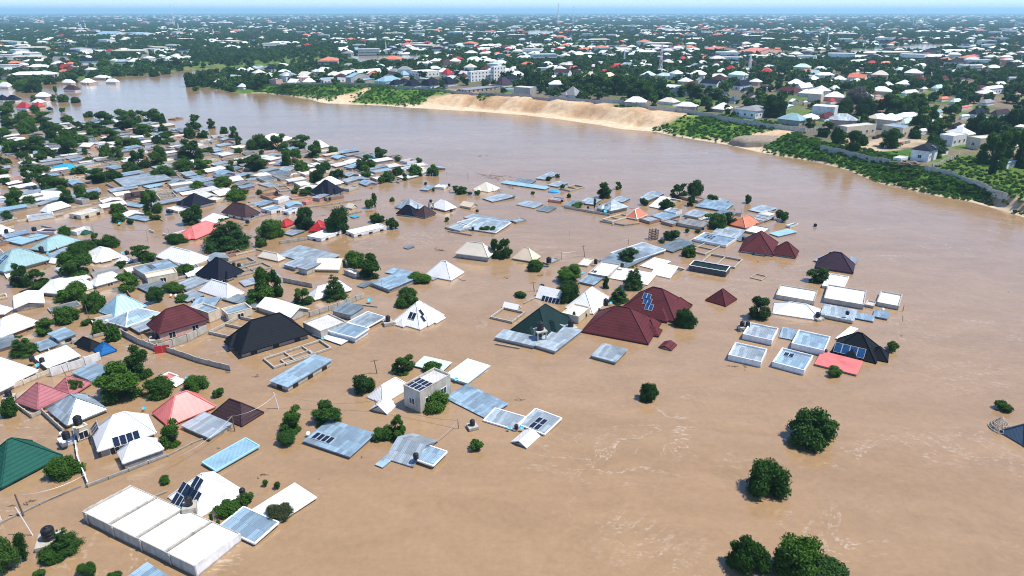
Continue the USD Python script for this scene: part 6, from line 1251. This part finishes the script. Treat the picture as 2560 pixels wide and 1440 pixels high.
# scrub on the river bank and tall grass in the field
sb = []
bi = fr.choice(np.nonzero((dpar[:, 3] > .5) & (np.hypot(*dense.T) < 900))[0], 17000); o_ = fr.uniform(.06, 1.25, 17000); bp = dense[bi] + nrm[bi] * sgn * (o_ * dpar[bi, 1])[:, None]
gq = dpar[bi, 2] + (meshkit.fbm(np.c_[bp * .045, bp[:, :1] * 0], 4, 11) - .5) * 1.3 + (o_ - .5) * .35; bp = bp[(gq > .50) & (fr.random(17000) < .8)]; bp = bp + fr.normal(0, 1.6, bp.shape)
fp = sector(16000, 240, 420, 42); fq = pix(np.c_[fp, np.full(len(fp), 6.0)]); fp = fp[shapely.contains_xy(FIELD, fq[:, 0], fq[:, 1]) & land_ok(fp)]
gp = sector(9000, 300, 420, 42); gq2 = pix(np.c_[gp, np.full(len(gp), 6.0)]); gp = gp[shapely.contains_xy(poly_px([(2180, 385), (2280, 372), (2275, 395), (2235, 402)]), gq2[:, 0], gq2[:, 1])]
def scrub_protos(path):
    out = []
    for k, mt in enumerate(["leaf", "leaf_light", "grass", "grass"]):
        p = f"{path}/clump_{k}"; UsdGeom.Xform.Define(stage, p); crown("bush", 170, .10, 400 + k).build("leaves", mt, p); out.append(p)
    return out
al = np.vstack([bp, fp, gp]); az = ground_z(al); n = len(al); s = np.r_[fr.uniform(.7, 1.75, len(bp)) ** 2, fr.uniform(1.0, 2.4, len(fp)), fr.uniform(.8, 1.5, len(gp))]
idx = np.r_[fr.choice([0, 3, 2, 3, 2, 1], len(bp)), fr.choice([1, 2, 2, 0], len(fp)), np.full(len(gp), 2)]
instancer("bank_scrub", scrub_protos, np.c_[al, az - .15], fr.uniform(0, 6.28, n), np.stack([s, s, s * fr.uniform(.35, .7, n)], 1), idx, "scrub and tall grass growing along the river bank", "scrub")
# ------------------------------------------------------------------ labels: each thing by its look and by what it stands beside
REFS = [(it[4], it[6], it[0]) for it in ITEMS if it[6]]; RP = np.array([r[0] for r in REFS])
def side_word(d):
    return ("left of" if d[0] < 0 else "right of") if abs(d[0]) > 1.1 * abs(d[1]) else ("behind" if d[1] < 0 else "in front of")
ORD = ["", "second ", "third ", "fourth ", "fifth "]
used = {it[5] for it in ITEMS if it[5]}; cnt = {}
todo = []
for it in ITEMS:
    if it[5]: continue
    d = (it[4] - RP) * [1, 1.7]; dist = np.hypot(*d.T); o = [j for j in np.argsort(dist) if REFS[j][2] != it[0]][:14]; todo.append((dist[o[0]], it, o))
for _, it, o in sorted(todo, key=lambda x: x[0]):
    pxs_ = max(float(it[7]), 0); done = False
    for n_ord in range(5):
        for j in o[:3 + 3 * (n_ord == 0)]:
            s = side_word(it[4] - REFS[j][0]); key = (it[1], s, REFS[j][1]); k = cnt.get(key, 0)
            if k != n_ord: continue
            lab = f"{ORD[k]}{it[1]} {s} {REFS[j][1]}" if k else f"{it[1]} nearest {s.replace(' of', '')} of {REFS[j][1]}" if s.endswith(" of") else f"{it[1]} just {s} {REFS[j][1]}"
            lab = lab.replace("just in front of of", "just in front of").replace("nearest in front of", "just in front of")
            if lab in used or len(lab.split()) > 16: continue
            cnt[key] = k + 1; used.add(lab); it[5] = lab; done = True; break
        if done: break
    if not done:
        for j in o[:8]:
            for j2 in o[:8]:
                lab = f"{it[1]} between {REFS[j][1]} and {REFS[j2][1]}"
                if not done and j < j2 and lab not in used and len(lab.split()) <= 16 and ((it[4] - REFS[j][0]) @ (it[4] - REFS[j2][0])) < 0: used.add(lab); it[5] = lab; done = True
    if not done:
        j = o[0]; it[5] = f"{it[1]} among many {side_word(it[4] - REFS[j][0])} {REFS[j][1]}"; it[3] = (it[3] or it[2] + "s") + ", indistinct"
for path, desc, cat, group, q, lab, ref, size in ITEMS:
    p = stage.GetPrimAtPath(path); tag(p, label=" ".join(lab.split()[:16]), category=cat, group=group)
# ------------------------------------------------------------------ air
hz = trimesh.creation.box([130000, 130000, 200]); hz.apply_translation([0, 30000, 97.0])
MAT["haze"] = usdkit.material(stage, "/World/Looks/haze", {"v": ("principled_volume", {"color": (.50, .82, 1.0), "density": HAZE, "anisotropy": 0.1})}, [], volume="v.volume")
hm_ = usdkit.mesh(stage, "/World/haze", hz, MAT["haze"]); tag(hm_.GetPrim(), kind="stuff")
